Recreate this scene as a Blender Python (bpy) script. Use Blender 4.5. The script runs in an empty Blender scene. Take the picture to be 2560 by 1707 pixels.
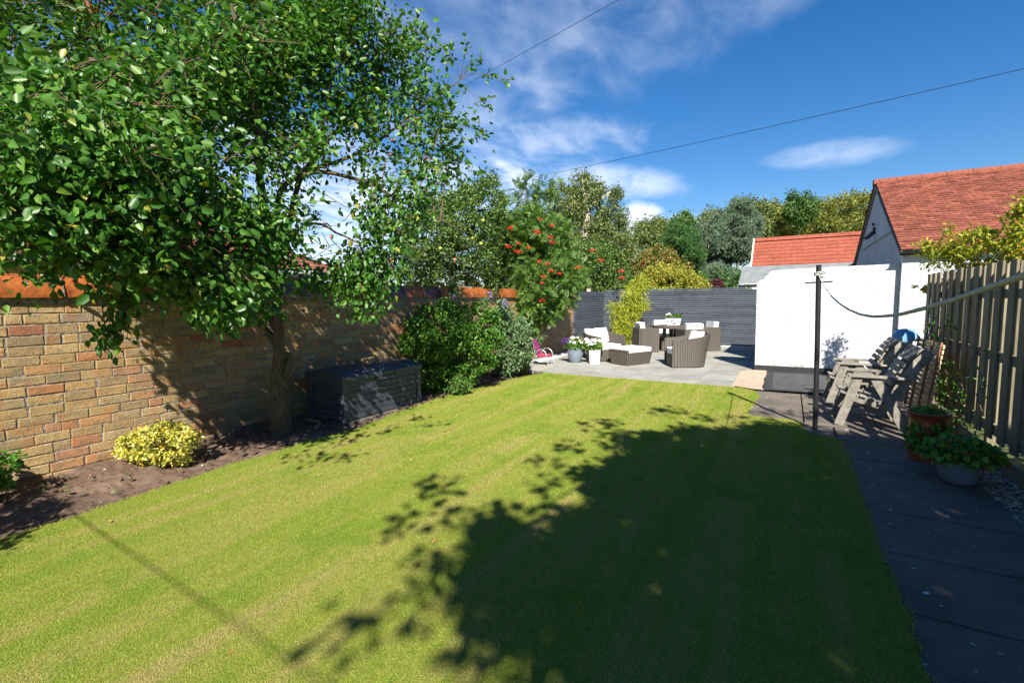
import bpy, math, random
import numpy as np
from mathutils import Vector, Matrix
random.seed(7)
R = np.random.RandomState(11)
PI = math.pi
sc = bpy.context.scene
col = sc.collection

# ---------------------------------------------------------------- camera geometry (metres, Y runs down the garden)
F, CX, CY, H = 1180.0, 1280.0, 853.5, 1.55
YAW, PITCH, ROLL = math.radians(30.4), math.radians(4.95), math.radians(-0.63)
CM = Matrix.Rotation(YAW, 3, 'Z') @ Matrix.Rotation(PI/2-PITCH, 3, 'X') @ Matrix.Rotation(ROLL, 3, 'Z')
CMn = np.array(CM)
CO = np.array([0, 0, H])
def ray(x, y): return CMn @ np.array([(x-CX)/F, -(y-CY)/F, -1.0])
def at(x, y, d): return CO + ray(x, y)*d
def onX(x, y, X): r = ray(x, y); return CO + r*(X/r[0])
def onY(x, y, Y): r = ray(x, y); return CO + r*(Y/r[1])
def onZ(x, y, Z): r = ray(x, y); return CO + r*((Z-H)/r[2])

# ---------------------------------------------------------------- objects
def tag(o, label, cat, group=None, kind=None):
    if label: o['label'] = label
    if cat: o['category'] = cat
    if group: o['group'] = group
    if kind: o['kind'] = kind
    return o
def thing(name, label, cat, loc=(0, 0, 0), rz=0, group=None):
    o = bpy.data.objects.new(name, None); col.objects.link(o)
    o.location = loc; o.rotation_euler = (0, 0, rz); o.empty_display_size = .1
    return tag(o, label, cat, group)
def link(name, me, mat, parent=None, smooth=False):
    o = bpy.data.objects.new(name, me); col.objects.link(o)
    if mat: me.materials.append(mat)
    if parent: o.parent = parent
    if smooth: me.shade_smooth()
    return o
def fastmesh(name, V, Fc):
    """V (n,3), Fc (m,k) arrays"""
    me = bpy.data.meshes.new(name)
    V = np.asarray(V, np.float32); Fc = np.asarray(Fc, np.int32)
    m, k = Fc.shape
    me.vertices.add(len(V)); me.vertices.foreach_set('co', V.ravel())
    me.loops.add(m*k); me.loops.foreach_set('vertex_index', Fc.ravel())
    me.polygons.add(m); me.polygons.foreach_set('loop_start', np.arange(0, m*k, k, dtype=np.int32))
    me.update(calc_edges=True)
    return me
class MB:
    def __init__(s): s.v = []; s.f = []
    def add(s, vs, fs):
        b = len(s.v); s.v += [tuple(map(float, v)) for v in vs]; s.f += [tuple(i+b for i in f) for f in fs]; return s
    def box(s, x0, x1, y0, y1, z0, z1):
        return s.add([(x0,y0,z0),(x1,y0,z0),(x1,y1,z0),(x0,y1,z0),(x0,y0,z1),(x1,y0,z1),(x1,y1,z1),(x0,y1,z1)],
                     [(0,3,2,1),(4,5,6,7),(0,1,5,4),(1,2,6,5),(2,3,7,6),(3,0,4,7)])
    def frust(s, b, t, z0, z1):
        """b,t: 4 xy corners bottom/top"""
        return s.add([(*p, z0) for p in b]+[(*p, z1) for p in t], [(0,3,2,1),(4,5,6,7),(0,1,5,4),(1,2,6,5),(2,3,7,6),(3,0,4,7)])
    def beam(s, p, q, w, h, up=(0, 0, 1)):
        p, q, up = Vector(p), Vector(q), Vector(up)
        d = (q-p).normalized(); a = d.cross(up)
        if a.length < 1e-4: a = d.cross(Vector((1, 0, 0)))
        a.normalize(); b = a.cross(d).normalized()
        vs = [c+a*(i*w/2)+b*(j*h/2) for c in (p, q) for i, j in ((-1,-1),(1,-1),(1,1),(-1,1))]
        return s.add(vs, [(0,1,2,3),(7,6,5,4),(0,4,5,1),(1,5,6,2),(2,6,7,3),(3,7,4,0)])
    def tube(s, pts, r, n=8, caps=True):
        pts = [Vector(p) for p in pts]; N = len(pts)
        rs = r if hasattr(r, '__len__') else [r]*N
        b = len(s.v); a = None
        for i, p in enumerate(pts):
            d = (pts[min(i+1, N-1)]-pts[max(i-1, 0)]).normalized()
            if a is None: a = d.orthogonal().normalized()
            a = (a-d*a.dot(d)); a = a.normalized() if a.length > 1e-5 else d.orthogonal().normalized()
            c = d.cross(a)
            for k in range(n):
                t = 2*PI*k/n; s.v.append(tuple(p+(a*math.cos(t)+c*math.sin(t))*rs[i]))
        for i in range(N-1):
            for k in range(n):
                k2 = (k+1) % n
                s.f.append((b+i*n+k, b+i*n+k2, b+(i+1)*n+k2, b+(i+1)*n+k))
        if caps: s.f.append(tuple(b+k for k in reversed(range(n)))); s.f.append(tuple(b+(N-1)*n+k for k in range(n)))
        return s
    def lathe(s, prof, n=32, c=(0, 0)):
        b = len(s.v)
        for r, z in prof:
            for k in range(n):
                t = 2*PI*k/n; s.v.append((c[0]+r*math.cos(t), c[1]+r*math.sin(t), z))
        for i in range(len(prof)-1):
            for k in range(n):
                k2 = (k+1) % n; s.f.append((b+i*n+k, b+i*n+k2, b+(i+1)*n+k2, b+(i+1)*n+k))
        s.f.append(tuple(b+k for k in reversed(range(n)))); s.f.append(tuple(b+(len(prof)-1)*n+k for k in range(n)))
        return s
    def prism(s, poly, axis, a, b2):
        """extrude 2-D polygon along axis ('x','y','z') from a to b2"""
        n = len(poly)
        mk = {'x': lambda p, t: (t, p[0], p[1]), 'y': lambda p, t: (p[0], t, p[1]), 'z': lambda p, t: (p[0], p[1], t)}[axis]
        vs = [mk(p, a) for p in poly]+[mk(p, b2) for p in poly]
        return s.add(vs, [tuple(reversed(range(n))), tuple(range(n, 2*n))]+[(i, (i+1) % n, n+(i+1) % n, n+i) for i in range(n)])
    def xf(s, M):
        s.v = [tuple(M @ Vector(v)) for v in s.v]; return s
    def build(s, name, mat, parent=None, smooth=False, bevel=0, seg=2, angle=40):
        me = bpy.data.meshes.new(name); me.from_pydata(s.v, [], s.f); me.update()
        import bmesh
        bm = bmesh.new(); bm.from_mesh(me); bmesh.ops.recalc_face_normals(bm, faces=bm.faces); bm.to_mesh(me); bm.free()
        o = link(name, me, mat, parent)
        if smooth:
            me.shade_smooth()
            md = o.modifiers.new('e', 'EDGE_SPLIT'); md.split_angle = math.radians(angle)
        if bevel:
            md = o.modifiers.new('b', 'BEVEL'); md.width = bevel; md.segments = seg; md.limit_method = 'ANGLE'
        return o
def copy_thing(root, loc, rz, label):
    c = root.copy(); col.objects.link(c); c.location = loc; c.rotation_euler = (0, 0, rz); c['label'] = label
    for ch in list(root.children):
        d = ch.copy(); col.objects.link(d); d.parent = c
        for g in list(ch.children):
            e = g.copy(); col.objects.link(e); e.parent = d
    return c

# ---------------------------------------------------------------- materials
class NT:
    def __init__(s, name):
        s.m = bpy.data.materials.new(name); s.m.use_nodes = True; s.t = s.m.node_tree; s.t.nodes.clear()
        s.out = s.n('ShaderNodeOutputMaterial')
    def n(s, t, **kw):
        x = s.t.nodes.new(t)
        for k, v in kw.items():
            if k in x.inputs: x.inputs[k].default_value = v
            else: setattr(x, k, v)
        return x
    def l(s, a, b): s.t.links.new(a, b)
    def coord(s, kind='Object', scale=(1, 1, 1), rot=(0, 0, 0)):
        c = s.n('ShaderNodeTexCoord'); m = s.n('ShaderNodeMapping'); m.inputs['Scale'].default_value = scale; m.inputs['Rotation'].default_value = rot
        s.l(c.outputs[kind], m.inputs[0]); return m.outputs[0]
    def noise(s, vec, scale, detail=4, rough=.55, dist=0):
        x = s.n('ShaderNodeTexNoise'); x.inputs['Scale'].default_value = scale; x.inputs['Detail'].default_value = detail
        x.inputs['Roughness'].default_value = rough; x.inputs['Distortion'].default_value = dist
        if vec is not None: s.l(vec, x.inputs['Vector'])
        return x.outputs['Fac']
    def ramp(s, fac, stops, interp='LINEAR'):
        x = s.n('ShaderNodeValToRGB'); e = x.color_ramp; e.interpolation = interp
        while len(e.elements) < len(stops): e.elements.new(.5)
        for i, (p, c) in enumerate(stops):
            e.elements[i].position = p; e.elements[i].color = (*c, 1) if len(c) == 3 else c
        s.l(fac, x.inputs[0]); return x.outputs[0]
    def mix(s, fac, a, b, mode='MIX'):
        x = s.n('ShaderNodeMix'); x.data_type = 'RGBA'; x.blend_type = mode
        for sock, v in ((x.inputs[0], fac), (x.inputs[6], a), (x.inputs[7], b)):
            if isinstance(v, (int, float)): sock.default_value = v
            elif isinstance(v, tuple): sock.default_value = (*v, 1)
            else: s.l(v, sock)
        return x.outputs[2]
    def math(s, op, a, b=0.0, c=None):
        x = s.n('ShaderNodeMath'); x.operation = op
        for i, v in enumerate((a, b) if c is None else (a, b, c)):
            if isinstance(v, (int, float)): x.inputs[i].default_value = v
            else: s.l(v, x.inputs[i])
        return x.outputs[0]
    def mrange(s, v, a, b, c=0, d=1, smooth=True):
        x = s.n('ShaderNodeMapRange'); x.interpolation_type = 'SMOOTHSTEP' if smooth else 'LINEAR'
        s.l(v, x.inputs[0])
        for i, q in enumerate((a, b, c, d)): x.inputs[i+1].default_value = q
        return x.outputs[0]
    def bump(s, h, dist, strength=1.0, nrm=None):
        x = s.n('ShaderNodeBump'); x.inputs['Distance'].default_value = dist; x.inputs['Strength'].default_value = strength
        s.l(h, x.inputs['Height'])
        if nrm is not None: s.l(nrm, x.inputs['Normal'])
        return x.outputs[0]
    def pbsdf(s, color, rough=.8, spec=.4, normal=None, metal=0):
        p = s.n('ShaderNodeBsdfPrincipled')
        if isinstance(color, tuple): p.inputs['Base Color'].default_value = (*color, 1)
        else: s.l(color, p.inputs['Base Color'])
        if isinstance(rough, (int, float)): p.inputs['Roughness'].default_value = rough
        else: s.l(rough, p.inputs['Roughness'])
        p.inputs['Specular IOR Level'].default_value = spec; p.inputs['Metallic'].default_value = metal
        if normal is not None: s.l(normal, p.inputs['Normal'])
        return p
    def fin(s, sh): s.l(sh.outputs[0], s.out.inputs[0]); return s.m

def surf(name, c1, c2, scale=4, rough=.8, bump=.0, bscale=60, spec=.4, metal=0, stretch=(1, 1, 1), isl=0):
    n = NT(name); v = n.coord('Object', stretch)
    f = n.noise(v, scale, 6, .6)
    c = n.ramp(f, [(.3, c1), (.7, c2)])
    if isl:
        g = n.n('ShaderNodeNewGeometry'); k = n.mrange(g.outputs['Random Per Island'], 0, 1, 1-isl, 1+isl*.6, False)
        x = n.n('ShaderNodeVectorMath'); x.operation = 'SCALE'; n.l(c, x.inputs[0]); n.l(k, x.inputs['Scale']); c = x.outputs[0]
    nm = n.bump(n.noise(v, bscale, 5, .65), bump) if bump else None
    return n.fin(n.pbsdf(c, rough, spec, nm, metal))
def plain(name, c, rough=.6, spec=.4, metal=0): 
    return surf(name, tuple(x*.88 for x in c), tuple(min(1, x*1.1) for x in c), 6, rough, .0006, 90, spec, metal)
def leafmat(name, stops, trans=.3, rough=.38, spec=.5):
    n = NT(name); g = n.n('ShaderNodeNewGeometry')
    c = n.ramp(g.outputs['Random Per Island'], stops)
    p = n.pbsdf(c, rough, spec)
    t = n.n('ShaderNodeBsdfTranslucent'); n.l(n.mix(1.0, c, (1.0, 1.15, .45), 'MULTIPLY'), t.inputs[0])
    m = n.n('ShaderNodeMixShader'); m.inputs[0].default_value = trans
    n.l(p.outputs[0], m.inputs[1]); n.l(t.outputs[0], m.inputs[2])
    return n.fin(m)
def wood(name, c1, c2, axis=(1, 1, 1), rough=.8, bump=.0015, isl=.15):
    n = NT(name); v = n.coord('Object', axis)
    f = n.noise(v, 14, 6, .65, .4); f2 = n.noise(n.coord('Object'), 2.2, 3)
    c = n.ramp(f, [(.3, c1), (.68, c2)]); c = n.mix(n.mrange(f2, .45, .75, 0, .35), c, tuple(x*.55 for x in c1))
    g = n.n('ShaderNodeNewGeometry'); k = n.mrange(g.outputs['Random Per Island'], 0, 1, 1-isl, 1+isl, False)
    x = n.n('ShaderNodeVectorMath'); x.operation = 'SCALE'; n.l(c, x.inputs[0]); n.l(k, x.inputs['Scale'])
    return n.fin(n.pbsdf(x.outputs[0], rough, .25, n.bump(f, bump)))

def lawn_color(n):
    """shared by turf sheet and blades: mown and drought-bleached bands that run down the garden"""
    v = n.coord('Object', (3.4, .20, 1), (0, 0, math.radians(1.5)))
    a = n.noise(v, 1.25, 5, .6, .3)
    b = n.noise(n.coord('Object'), 1.7, 6, .65)
    d = n.noise(n.coord('Object'), 9, 4, .6)
    c = n.ramp(a, [(.34, (.26, .345, .045)), (.48, (.32, .37, .058)), (.58, (.375, .375, .088)), (.70, (.44, .38, .13))])
    c = n.mix(n.mrange(b, .5, .68, 0, .75), c, (.195, .31, .028))
    c = n.mix(n.mrange(d, .56, .72, 0, .5), c, (.38, .36, .11))
    h = n.noise(n.coord('Object'), 26, 4, .6)
    c = n.mix(n.mrange(h, .54, .66, 0, .45), c, (.15, .29, .02)); c = n.mix(n.mrange(h, .30, .42, .4, 0), c, (.40, .35, .13))
    e = n.noise(n.coord('Object', (1, .5, 1)), 3.1, 5, .7)
    return n.mix(n.mrange(e, .68, .76, 0, .5), c, (.26, .19, .09))

M = {}
def mats():
    n = NT('turf'); c = lawn_color(n)
    hf = n.noise(n.coord('Object'), 160, 3, .7)
    c = n.mix(n.mrange(hf, .35, .7), n.mix(1.0, c, (.45, .45, .4), 'MULTIPLY'), c)
    M['turf'] = n.fin(n.pbsdf(c, .95, .1, n.bump(hf, .012)))
    n = NT('blade'); c = lawn_color(n); g = n.n('ShaderNodeNewGeometry')
    k = n.mrange(g.outputs['Random Per Island'], 0, 1, .82, 1.2, False)
    x = n.n('ShaderNodeVectorMath'); x.operation = 'SCALE'; n.l(c, x.inputs[0]); n.l(k, x.inputs['Scale'])
    p = n.pbsdf(x.outputs[0], .6, .2); t = n.n('ShaderNodeBsdfTranslucent'); n.l(x.outputs[0], t.inputs[0])
    m = n.n('ShaderNodeMixShader'); m.inputs[0].default_value = .35; n.l(p.outputs[0], m.inputs[1]); n.l(t.outputs[0], m.inputs[2])
    M['blade'] = n.fin(m)
    # bricks
    n = NT('brick'); g = n.n('ShaderNodeNewGeometry'); v = n.coord('Object')
    c = n.ramp(g.outputs['Random Per Island'], [(0, (.40, .28, .12)), (.10, (.47, .34, .155)), (.20, (.33, .245, .125)), (.30, (.45, .30, .13)), (.40, (.36, .275, .15)),
        (.50, (.46, .245, .11)), (.57, (.22, .18, .115)), (.65, (.48, .36, .185)), (.73, (.41, .17, .08)), (.79, (.38, .30, .17)), (.85, (.30, .225, .12)), (.90, (.44, .21, .12)), (.955, (.33, .085, .05)), (.985, (.27, .235, .175))], 'CONSTANT')
    c = n.mix(.28, c, (.39, .245, .115))
    c = n.mix(n.mrange(n.noise(v, 5.5, 5, .65), .50, .66, 0, .62), c, (.42, .165, .065))
    c = n.mix(n.mrange(n.noise(n.coord('Object', (1, 1.4, 1)), 9, 6, .8), .48, .68, 0, .7), c, (.20, .165, .11))
    c = n.mix(n.mrange(n.noise(v, 3.2, 5, .7), .50, .72, 0, .45), c, (.17, .14, .10))
    c = n.mix(n.mrange(n.noise(v, 60, 4, .7), .55, .66, 0, .85), c, (.09, .065, .04)); c = n.mix(n.mrange(n.noise(v, 26, 6, .75), .52, .70, 0, .5), c, (.15, .12, .08))
    b = n.bump(n.noise(v, 55, 6, .75), .009); b = n.bump(n.noise(v, 9, 4), .004, 1, b)
    M['brick'] = n.fin(n.pbsdf(c, .92, .15, b))
    n = NT('mortar'); v = n.coord('Object'); f = n.noise(v, 30, 6, .75)
    c = n.ramp(f, [(.38, (.07, .06, .045)), (.5, (.27, .245, .21)), (.64, (.46, .43, .39))])
    M['mortar'] = n.fin(n.pbsdf(c, .95, .1, n.bump(f, .02)))
    M['cope'] = surf('glazed_terracotta', (.15, .038, .013), (.40, .118, .024), 13, .40, .005, 50, .45, isl=.4)
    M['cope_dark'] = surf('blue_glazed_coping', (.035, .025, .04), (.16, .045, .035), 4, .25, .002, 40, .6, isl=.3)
    # soil
    n = NT('soil'); v = n.coord('Object'); f = n.noise(v, 22, 8, .75); f2 = n.noise(v, 2.5, 3)
    c = n.ramp(f, [(.3, (.085, .055, .04)), (.7, (.20, .135, .10))]); c = n.mix(n.mrange(f2, .4, .7, 0, .5), c, (.23, .16, .115))
    M['soil'] = n.fin(n.pbsdf(c, .97, .1, n.bump(n.noise(v, 70, 6, .8), .012)))
    M['stone'] = surf('pebbles', (.20, .125, .07), (.50, .42, .33), 9, .8, .002, 60, isl=.45)
    M['white_stone'] = surf('white_chippings', (.55, .55, .53), (.8, .8, .78), 9, .8, .002, 60, isl=.15)
    n = NT('patio_slab'); v = n.coord('Object'); g = n.n('ShaderNodeNewGeometry')
    c = n.ramp(n.noise(v, 3, 7, .7), [(.3, (.22, .225, .20)), (.7, (.34, .335, .295))])
    k = n.mrange(g.outputs['Random Per Island'], 0, 1, .85, 1.12, False)
    x = n.n('ShaderNodeVectorMath'); x.operation = 'SCALE'; n.l(c, x.inputs[0]); n.l(k, x.inputs['Scale'])
    c = n.mix(n.mrange(n.noise(v, 1.1, 4), .55, .75, 0, .5), x.outputs[0], (.42, .33, .24))
    M['slab'] = n.fin(n.pbsdf(c, .85, .2, n.bump(n.noise(v, 90, 4, .7), .002)))
    n = NT('path_concrete'); v = n.coord('Object')
    c = n.ramp(n.noise(v, 2.5, 8, .7), [(.3, (.095, .08, .065)), (.7, (.20, .17, .135))])
    c = n.mix(n.mrange(n.noise(v, 90, 4, .7), .5, .68, 0, .7), c, (.05, .045, .04)); c = n.mix(n.mrange(n.noise(v, 60, 4, .7), .6, .72, 0, .6), c, (.36, .32, .27))
    c = n.mix(n.mrange(n.noise(v, 16, 3, .5), .70, .735, 0, .9), c, (.6, .6, .56))
    c = n.mix(n.mrange(n.noise(v, 3.1, 5, .6), .62, .75, 0, .5), c, (.34, .23, .15))
    M['path'] = n.fin(n.pbsdf(c, .88, .25, n.bump(n.noise(v, 130, 4, .7), .003)))
    M['joint'] = surf('joint_dirt', (.05, .045, .035), (.11, .09, .06), 12, .95, .003, 80)
    M['pinkcon'] = surf('pink_concrete', (.40, .27, .19), (.52, .37, .27), 5, .9, .002, 110)
    M['tarmac'] = surf('tarmac', (.035, .035, .036), (.085, .083, .08), 6, .85, .004, 140)
    M['kerbtar'] = surf('tar_edge', (.018, .018, .02), (.035, .035, .04), 9, .8, .006, 60)
    # white harled wall
    n = NT('white_harling'); v = n.coord('Object')
    c = n.ramp(n.noise(v, 1.5, 4), [(.3, (.60, .605, .62)), (.7, (.68, .68, .68))])
    sx = n.n('ShaderNodeSeparateXYZ'); n.l(v, sx.inputs[0])
    low = n.math('MULTIPLY', n.mrange(sx.outputs[2], .10, .55, 1, 0), n.mrange(n.noise(n.coord('Object', (3, 3, .8)), 4, 6, .7), .42, .68, 0, .75))
    c = n.mix(low, c, (.30, .29, .25)); c = n.mix(n.mrange(n.noise(n.coord('Object', (2, 2, .35)), 3, 6, .7), .58, .75, 0, .35), c, (.42, .42, .40))
    M['harl'] = n.fin(n.pbsdf(c, .85, .2, n.bump(n.noise(v, 30, 4, .6, .3), .038)))
    M['white'] = plain('white_paint', (.8, .8, .8), .5)
    M['fencegrey'] = wood('grey_painted_timber', (.060, .070, .090), (.10, .115, .145), (.15, .15, 3), .75, .001, .18)
    M['gapshade_shedwall'] = plain('gap_shade_and_dark_timber', (.015, .016, .02), .9)  # near-black: shade between fence slats put into colour, also the dark shed wall
    M['lightwood'] = wood('raw_pine', (.55, .38, .21), (.72, .56, .36), (1, 1, 1), .8)
    M['brownwood'] = wood('brown_batten', (.22, .10, .04), (.34, .17, .07), (1, 1, 1), .8)
    M['picket'] = wood('weathered_fence_timber', (.155, .135, .09), (.28, .245, .165), (4, 4, .25), .85, .002, .2)
    M['greywood'] = wood('silvered_teak', (.17, .155, .13), (.34, .315, .265), (1, 1, 1), .85, .002, .2)
    # wicker
    n = NT('wicker'); v = n.coord('Object'); s = n.n('ShaderNodeSeparateXYZ'); n.l(v, s.inputs[0])
    h1 = n.math('SINE', n.math('MULTIPLY', n.math('ADD', n.math('MULTIPLY', n.math('ARCTAN2', s.outputs[1], s.outputs[0]), .42), 0.0), 2*PI/.045))
    h2 = n.math('SINE', n.math('MULTIPLY', s.outputs[2], 2*PI/.02))
    w = n.math('ADD', n.math('MULTIPLY', h1, .5), n.math('MULTIPLY', n.math('MULTIPLY', h1, h2), .5))
    c = n.ramp(n.math('MULTIPLY_ADD', w, .35, .5), [(.1, (.035, .029, .023)), (.5, (.095, .08, .066)), (.95, (.19, .165, .135))])
    c = n.mix(n.mrange(n.noise(v, 30, 3), .4, .7, 0, .4), c, (.055, .046, .037))
    M['wicker'] = n.fin(n.pbsdf(c, .55, .4, n.bump(w, .006)))
    M['cushion'] = surf('white_cushion', (.70, .695, .67), (.80, .795, .775), 2.5, .9, .008, 5, .2)
    M['blackmetal'] = plain('black_painted_metal', (.018, .018, .020), .42, .5)
    M['plasticbox'] = surf('charcoal_plastic', (.038, .044, .058), (.062, .070, .088), 3, .5, .001, 150, .4, stretch=(1, .3, 4))
    M['bark'] = wood('plum_bark', (.045, .034, .02), (.17, .135, .085), (3, 3, .6), .95, .012, .0)
    M['twig'] = plain('twig', (.14, .09, .06), .8, .2)
    M['barkred'] = plain('red_shoot', (.16, .05, .03), .7)
    M['birchbark'] = surf('birch_bark', (.35, .28, .18), (.62, .55, .42), 6, .8)
    M['redtile'] = surf('clay_tile', (.16, .050, .032), (.28, .092, .058), 14, .85, .002, 60, .2, isl=.35)
    M['orangetile'] = surf('orange_roof_tile', (.24, .062, .036), (.31, .090, .055), 8, .8, .002, 60, .2, isl=.12)
    M['browntile'] = surf('brown_roof_tile', (.16, .065, .045), (.27, .115, .08), 6, .85, .004, 40, .2, isl=.25)
    M['felt'] = surf('mineral_felt', (.13, .145, .15), (.20, .215, .22), 5, .9, .002, 120)
    M['gutter'] = plain('black_gutter', (.02, .02, .022), .35, .5)
    M['cream'] = surf('cream_render', (.50, .40, .22), (.60, .48, .28), 4, .9, .003, 60)
    M['terra'] = surf('glazed_terracotta_pot', (.26, .06, .02), (.36, .10, .035), 3, .3, .001, 40, .5)
    M['bluepot'] = surf('slate_blue_pot', (.12, .155, .19), (.19, .23, .27), 3, .45, .001, 60)
    M['whitepot'] = surf('white_planter', (.62, .62, .61), (.76, .76, .75), 7, .7, .002, 80)
    M['silver'] = plain('silver_metal', (.55, .56, .6), .35, .5, .6)
    M['pink'] = plain('pink_mesh_fabric', (.24, .02, .13), .8)
    M['redcush'] = surf('red_cushion', (.45, .02, .05), (.60, .10, .12), 10, .9)
    M['blue'] = surf('blue_towel', (.10, .28, .50), (.22, .45, .65), 7, .95, .006, 30)
    M['rope'] = surf('pale_rope', (.40, .39, .36), (.58, .57, .54), 40, .85, .002, 220)
    M['cable'] = plain('black_cable', (.012, .012, .014), .6)
    # foliage
    g = lambda *a: a
    M['plum'] = leafmat('plum_leaf', [(0, (.030, .105, .010)), (.5, (.062, .175, .020)), (.85, (.105, .24, .032)), (.975, (.18, .30, .045)), (1, (.36, .30, .03))], .36, .42, .5)
    M['cherry'] = leafmat('cherry_leaf', [(0, (.025, .08, .010)), (.6, (.05, .13, .015)), (1, (.13, .22, .025))], .4, .4)
    M['apple'] = leafmat('apple_leaf', [(0, (.04, .09, .014)), (.6, (.10, .18, .035)), (1, (.20, .28, .06))], .3, .4)
    M['rowan'] = leafmat('rowan_leaf', [(0, (.045, .115, .022)), (.6, (.10, .21, .038)), (1, (.24, .33, .06))], .33, .45)
    M['birch'] = leafmat('birch_leaf', [(0, (.07, .11, .025)), (.6, (.14, .19, .05)), (1, (.30, .31, .09))], .3, .45)
    M['olive'] = leafmat('willow_leaf', [(0, (.07, .11, .03)), (.6, (.15, .20, .05)), (1, (.27, .30, .08))], .25, .5)
    M['yellowgreen'] = leafmat('yellow_green_leaf', [(0, (.09, .12, .02)), (.6, (.20, .22, .035)), (1, (.34, .33, .06))], .3, .5)
    M['greenfar'] = leafmat('sycamore_leaf', [(0, (.03, .07, .012)), (.6, (.07, .16, .025)), (1, (.14, .25, .04))], .25, .5)
    M['pine'] = leafmat('pine_needle', [(0, (.05, .09, .055)), (.6, (.12, .18, .11)), (1, (.22, .28, .16))], .1, .6, .2)
    M['fir'] = leafmat('dark_pine_needle', [(0, (.022, .07, .02)), (.6, (.05, .13, .032)), (1, (.12, .21, .05))], .1, .6, .2)
    M['gold'] = leafmat('golden_hedge_leaf', [(0, (.12, .19, .02)), (.4, (.30, .32, .03)), (.85, (.44, .41, .05)), (1, (.45, .20, .05))], .25, .5)
    M['orangeleaf'] = leafmat('turning_leaf', [(0, (.08, .14, .025)), (.6, (.18, .21, .04)), (.9, (.32, .17, .03)), (1, (.45, .07, .02))], .25, .5)
    M['bamboo'] = leafmat('golden_bamboo_leaf', [(0, (.20, .30, .02)), (.5, (.42, .46, .03)), (1, (.62, .56, .06))], .35, .5)
    M['bush'] = leafmat('jasmine_leaf', [(0, (.03, .105, .012)), (.5, (.065, .20, .022)), (.85, (.15, .32, .03)), (1, (.32, .42, .05))], .35, .38)
    M['silverleaf'] = leafmat('buddleja_leaf', [(0, (.045, .12, .03)), (.6, (.12, .21, .075)), (1, (.27, .35, .19))], .2, .6)
    M['varieg'] = leafmat('variegated_leaf', [(0, (.13, .20, .03)), (.22, (.42, .44, .06)), (.6, (.62, .56, .09)), (.85, (.72, .66, .22)), (.95, (.62, .40, .02))], .25, .4)
    M['maple'] = leafmat('maple_leaf', [(0, (.16, .22, .015)), (.5, (.33, .37, .025)), (.88, (.48, .45, .04)), (1, (.42, .14, .03))], .42, .5)
    M['potleaf'] = leafmat('strawberry_leaf', [(0, (.05, .15, .015)), (.7, (.13, .30, .03)), (.93, (.22, .32, .04)), (1, (.35, .05, .02))], .3, .45)
    M['purple_leaf'] = leafmat('copper_leaf', [(0, (.05, .015, .02)), (1, (.16, .05, .05))], .2, .5)
    M['strawgrass'] = leafmat('straw_grass', [(0, (.18, .20, .04)), (.6, (.38, .32, .09)), (1, (.50, .22, .06))], .3, .6)
    M['petal_w'] = leafmat('white_petal', [(0, (.72, .73, .70)), (1, (.80, .80, .78))], .25, .6, .2)
    M['petal_p'] = leafmat('purple_petal', [(0, (.04, .012, .09)), (1, (.12, .05, .24))], .25, .6, .2)
    M['lilac'] = leafmat('lilac_petal', [(0, (.18, .14, .32)), (1, (.30, .25, .45))], .25, .6, .2)
    M['berry'] = surf('red_berry', (.42, .012, .004), (.60, .03, .008), 30, .35, 0, 1, .5)
    M['berryo'] = surf('orange_berry', (.62, .09, .01), (.7, .15, .02), 30, .4, 0, 1, .5)
    M['plumfruit'] = surf('plum_skin', (.055, .022, .055), (.17, .08, .14), 12, .45, 0, 1, .4)
    M['plumpink'] = surf('ripening_plum_skin', (.30, .10, .10), (.42, .20, .18), 12, .45, 0, 1, .4)
    M['applefruit'] = surf('green_apple_skin', (.42, .48, .06), (.55, .55, .10), 9, .4, 0, 1, .4)
    M['canes'] = plain('bamboo_cane', (.42, .33, .06), .5)
    M['hillfar'] = surf('rough_grass', (.05, .07, .02), (.12, .13, .04), .4, .95, .02, 6)
mats()

# ---------------------------------------------------------------- foliage tools
def unit(a): return a/np.maximum(np.linalg.norm(a, axis=1, keepdims=True), 1e-9)
def leaf_mesh(name, P, size, aspect=.55, up=.45, droop=.3, fold=.16, rs=R, jitter=.3, dirs=None):
    n = len(P)
    t = unit(rs.normal(size=(n, 3)) + (0 if dirs is None else dirs*1.2)); t[:, 2] -= droop; t = unit(t)
    nm = rs.normal(size=(n, 3)); nm[:, 2] += up*2.4; nm -= t*(nm*t).sum(1, keepdims=True); nm = unit(nm)
    b = np.cross(nm, t)
    L = (size*(1+jitter*rs.uniform(-1, 1, n)))[:, None]; W = L*aspect*.5
    p0 = P; p3 = P + t*L - nm*L*.12
    a1 = P+t*L*.28; a2 = P+t*L*.66
    V = np.stack([p0, a1+b*W*.92+nm*W*fold*2, a2+b*W*.85+nm*W*fold*1.6, p3, a2-b*W*.85+nm*W*fold*1.6, a1-b*W*.92+nm*W*fold*2], 1).reshape(-1, 3)
    i = np.arange(n)[:, None]*6
    Fc = np.concatenate([i+np.array([[0, 1, 2, 3]]), i+np.array([[0, 3, 4, 5]])], 0)
    return fastmesh(name, V, Fc)
def needle_mesh(name, P, size, rs=R, per=5):
    n = len(P); V = []; 
    P = np.repeat(P, per, 0); m = len(P)
    t = rs.normal(size=(m, 3)); t[:, 2] += .5; t = unit(t); b = unit(np.cross(t, rs.normal(size=(m, 3))))
    L = (size*rs.uniform(.6, 1.3, m))[:, None]
    V = np.stack([P-b*L*.10, P+b*L*.10, P+t*L], 1).reshape(-1, 3)
    return fastmesh(name, V, np.arange(m*3).reshape(-1, 3))
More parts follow.
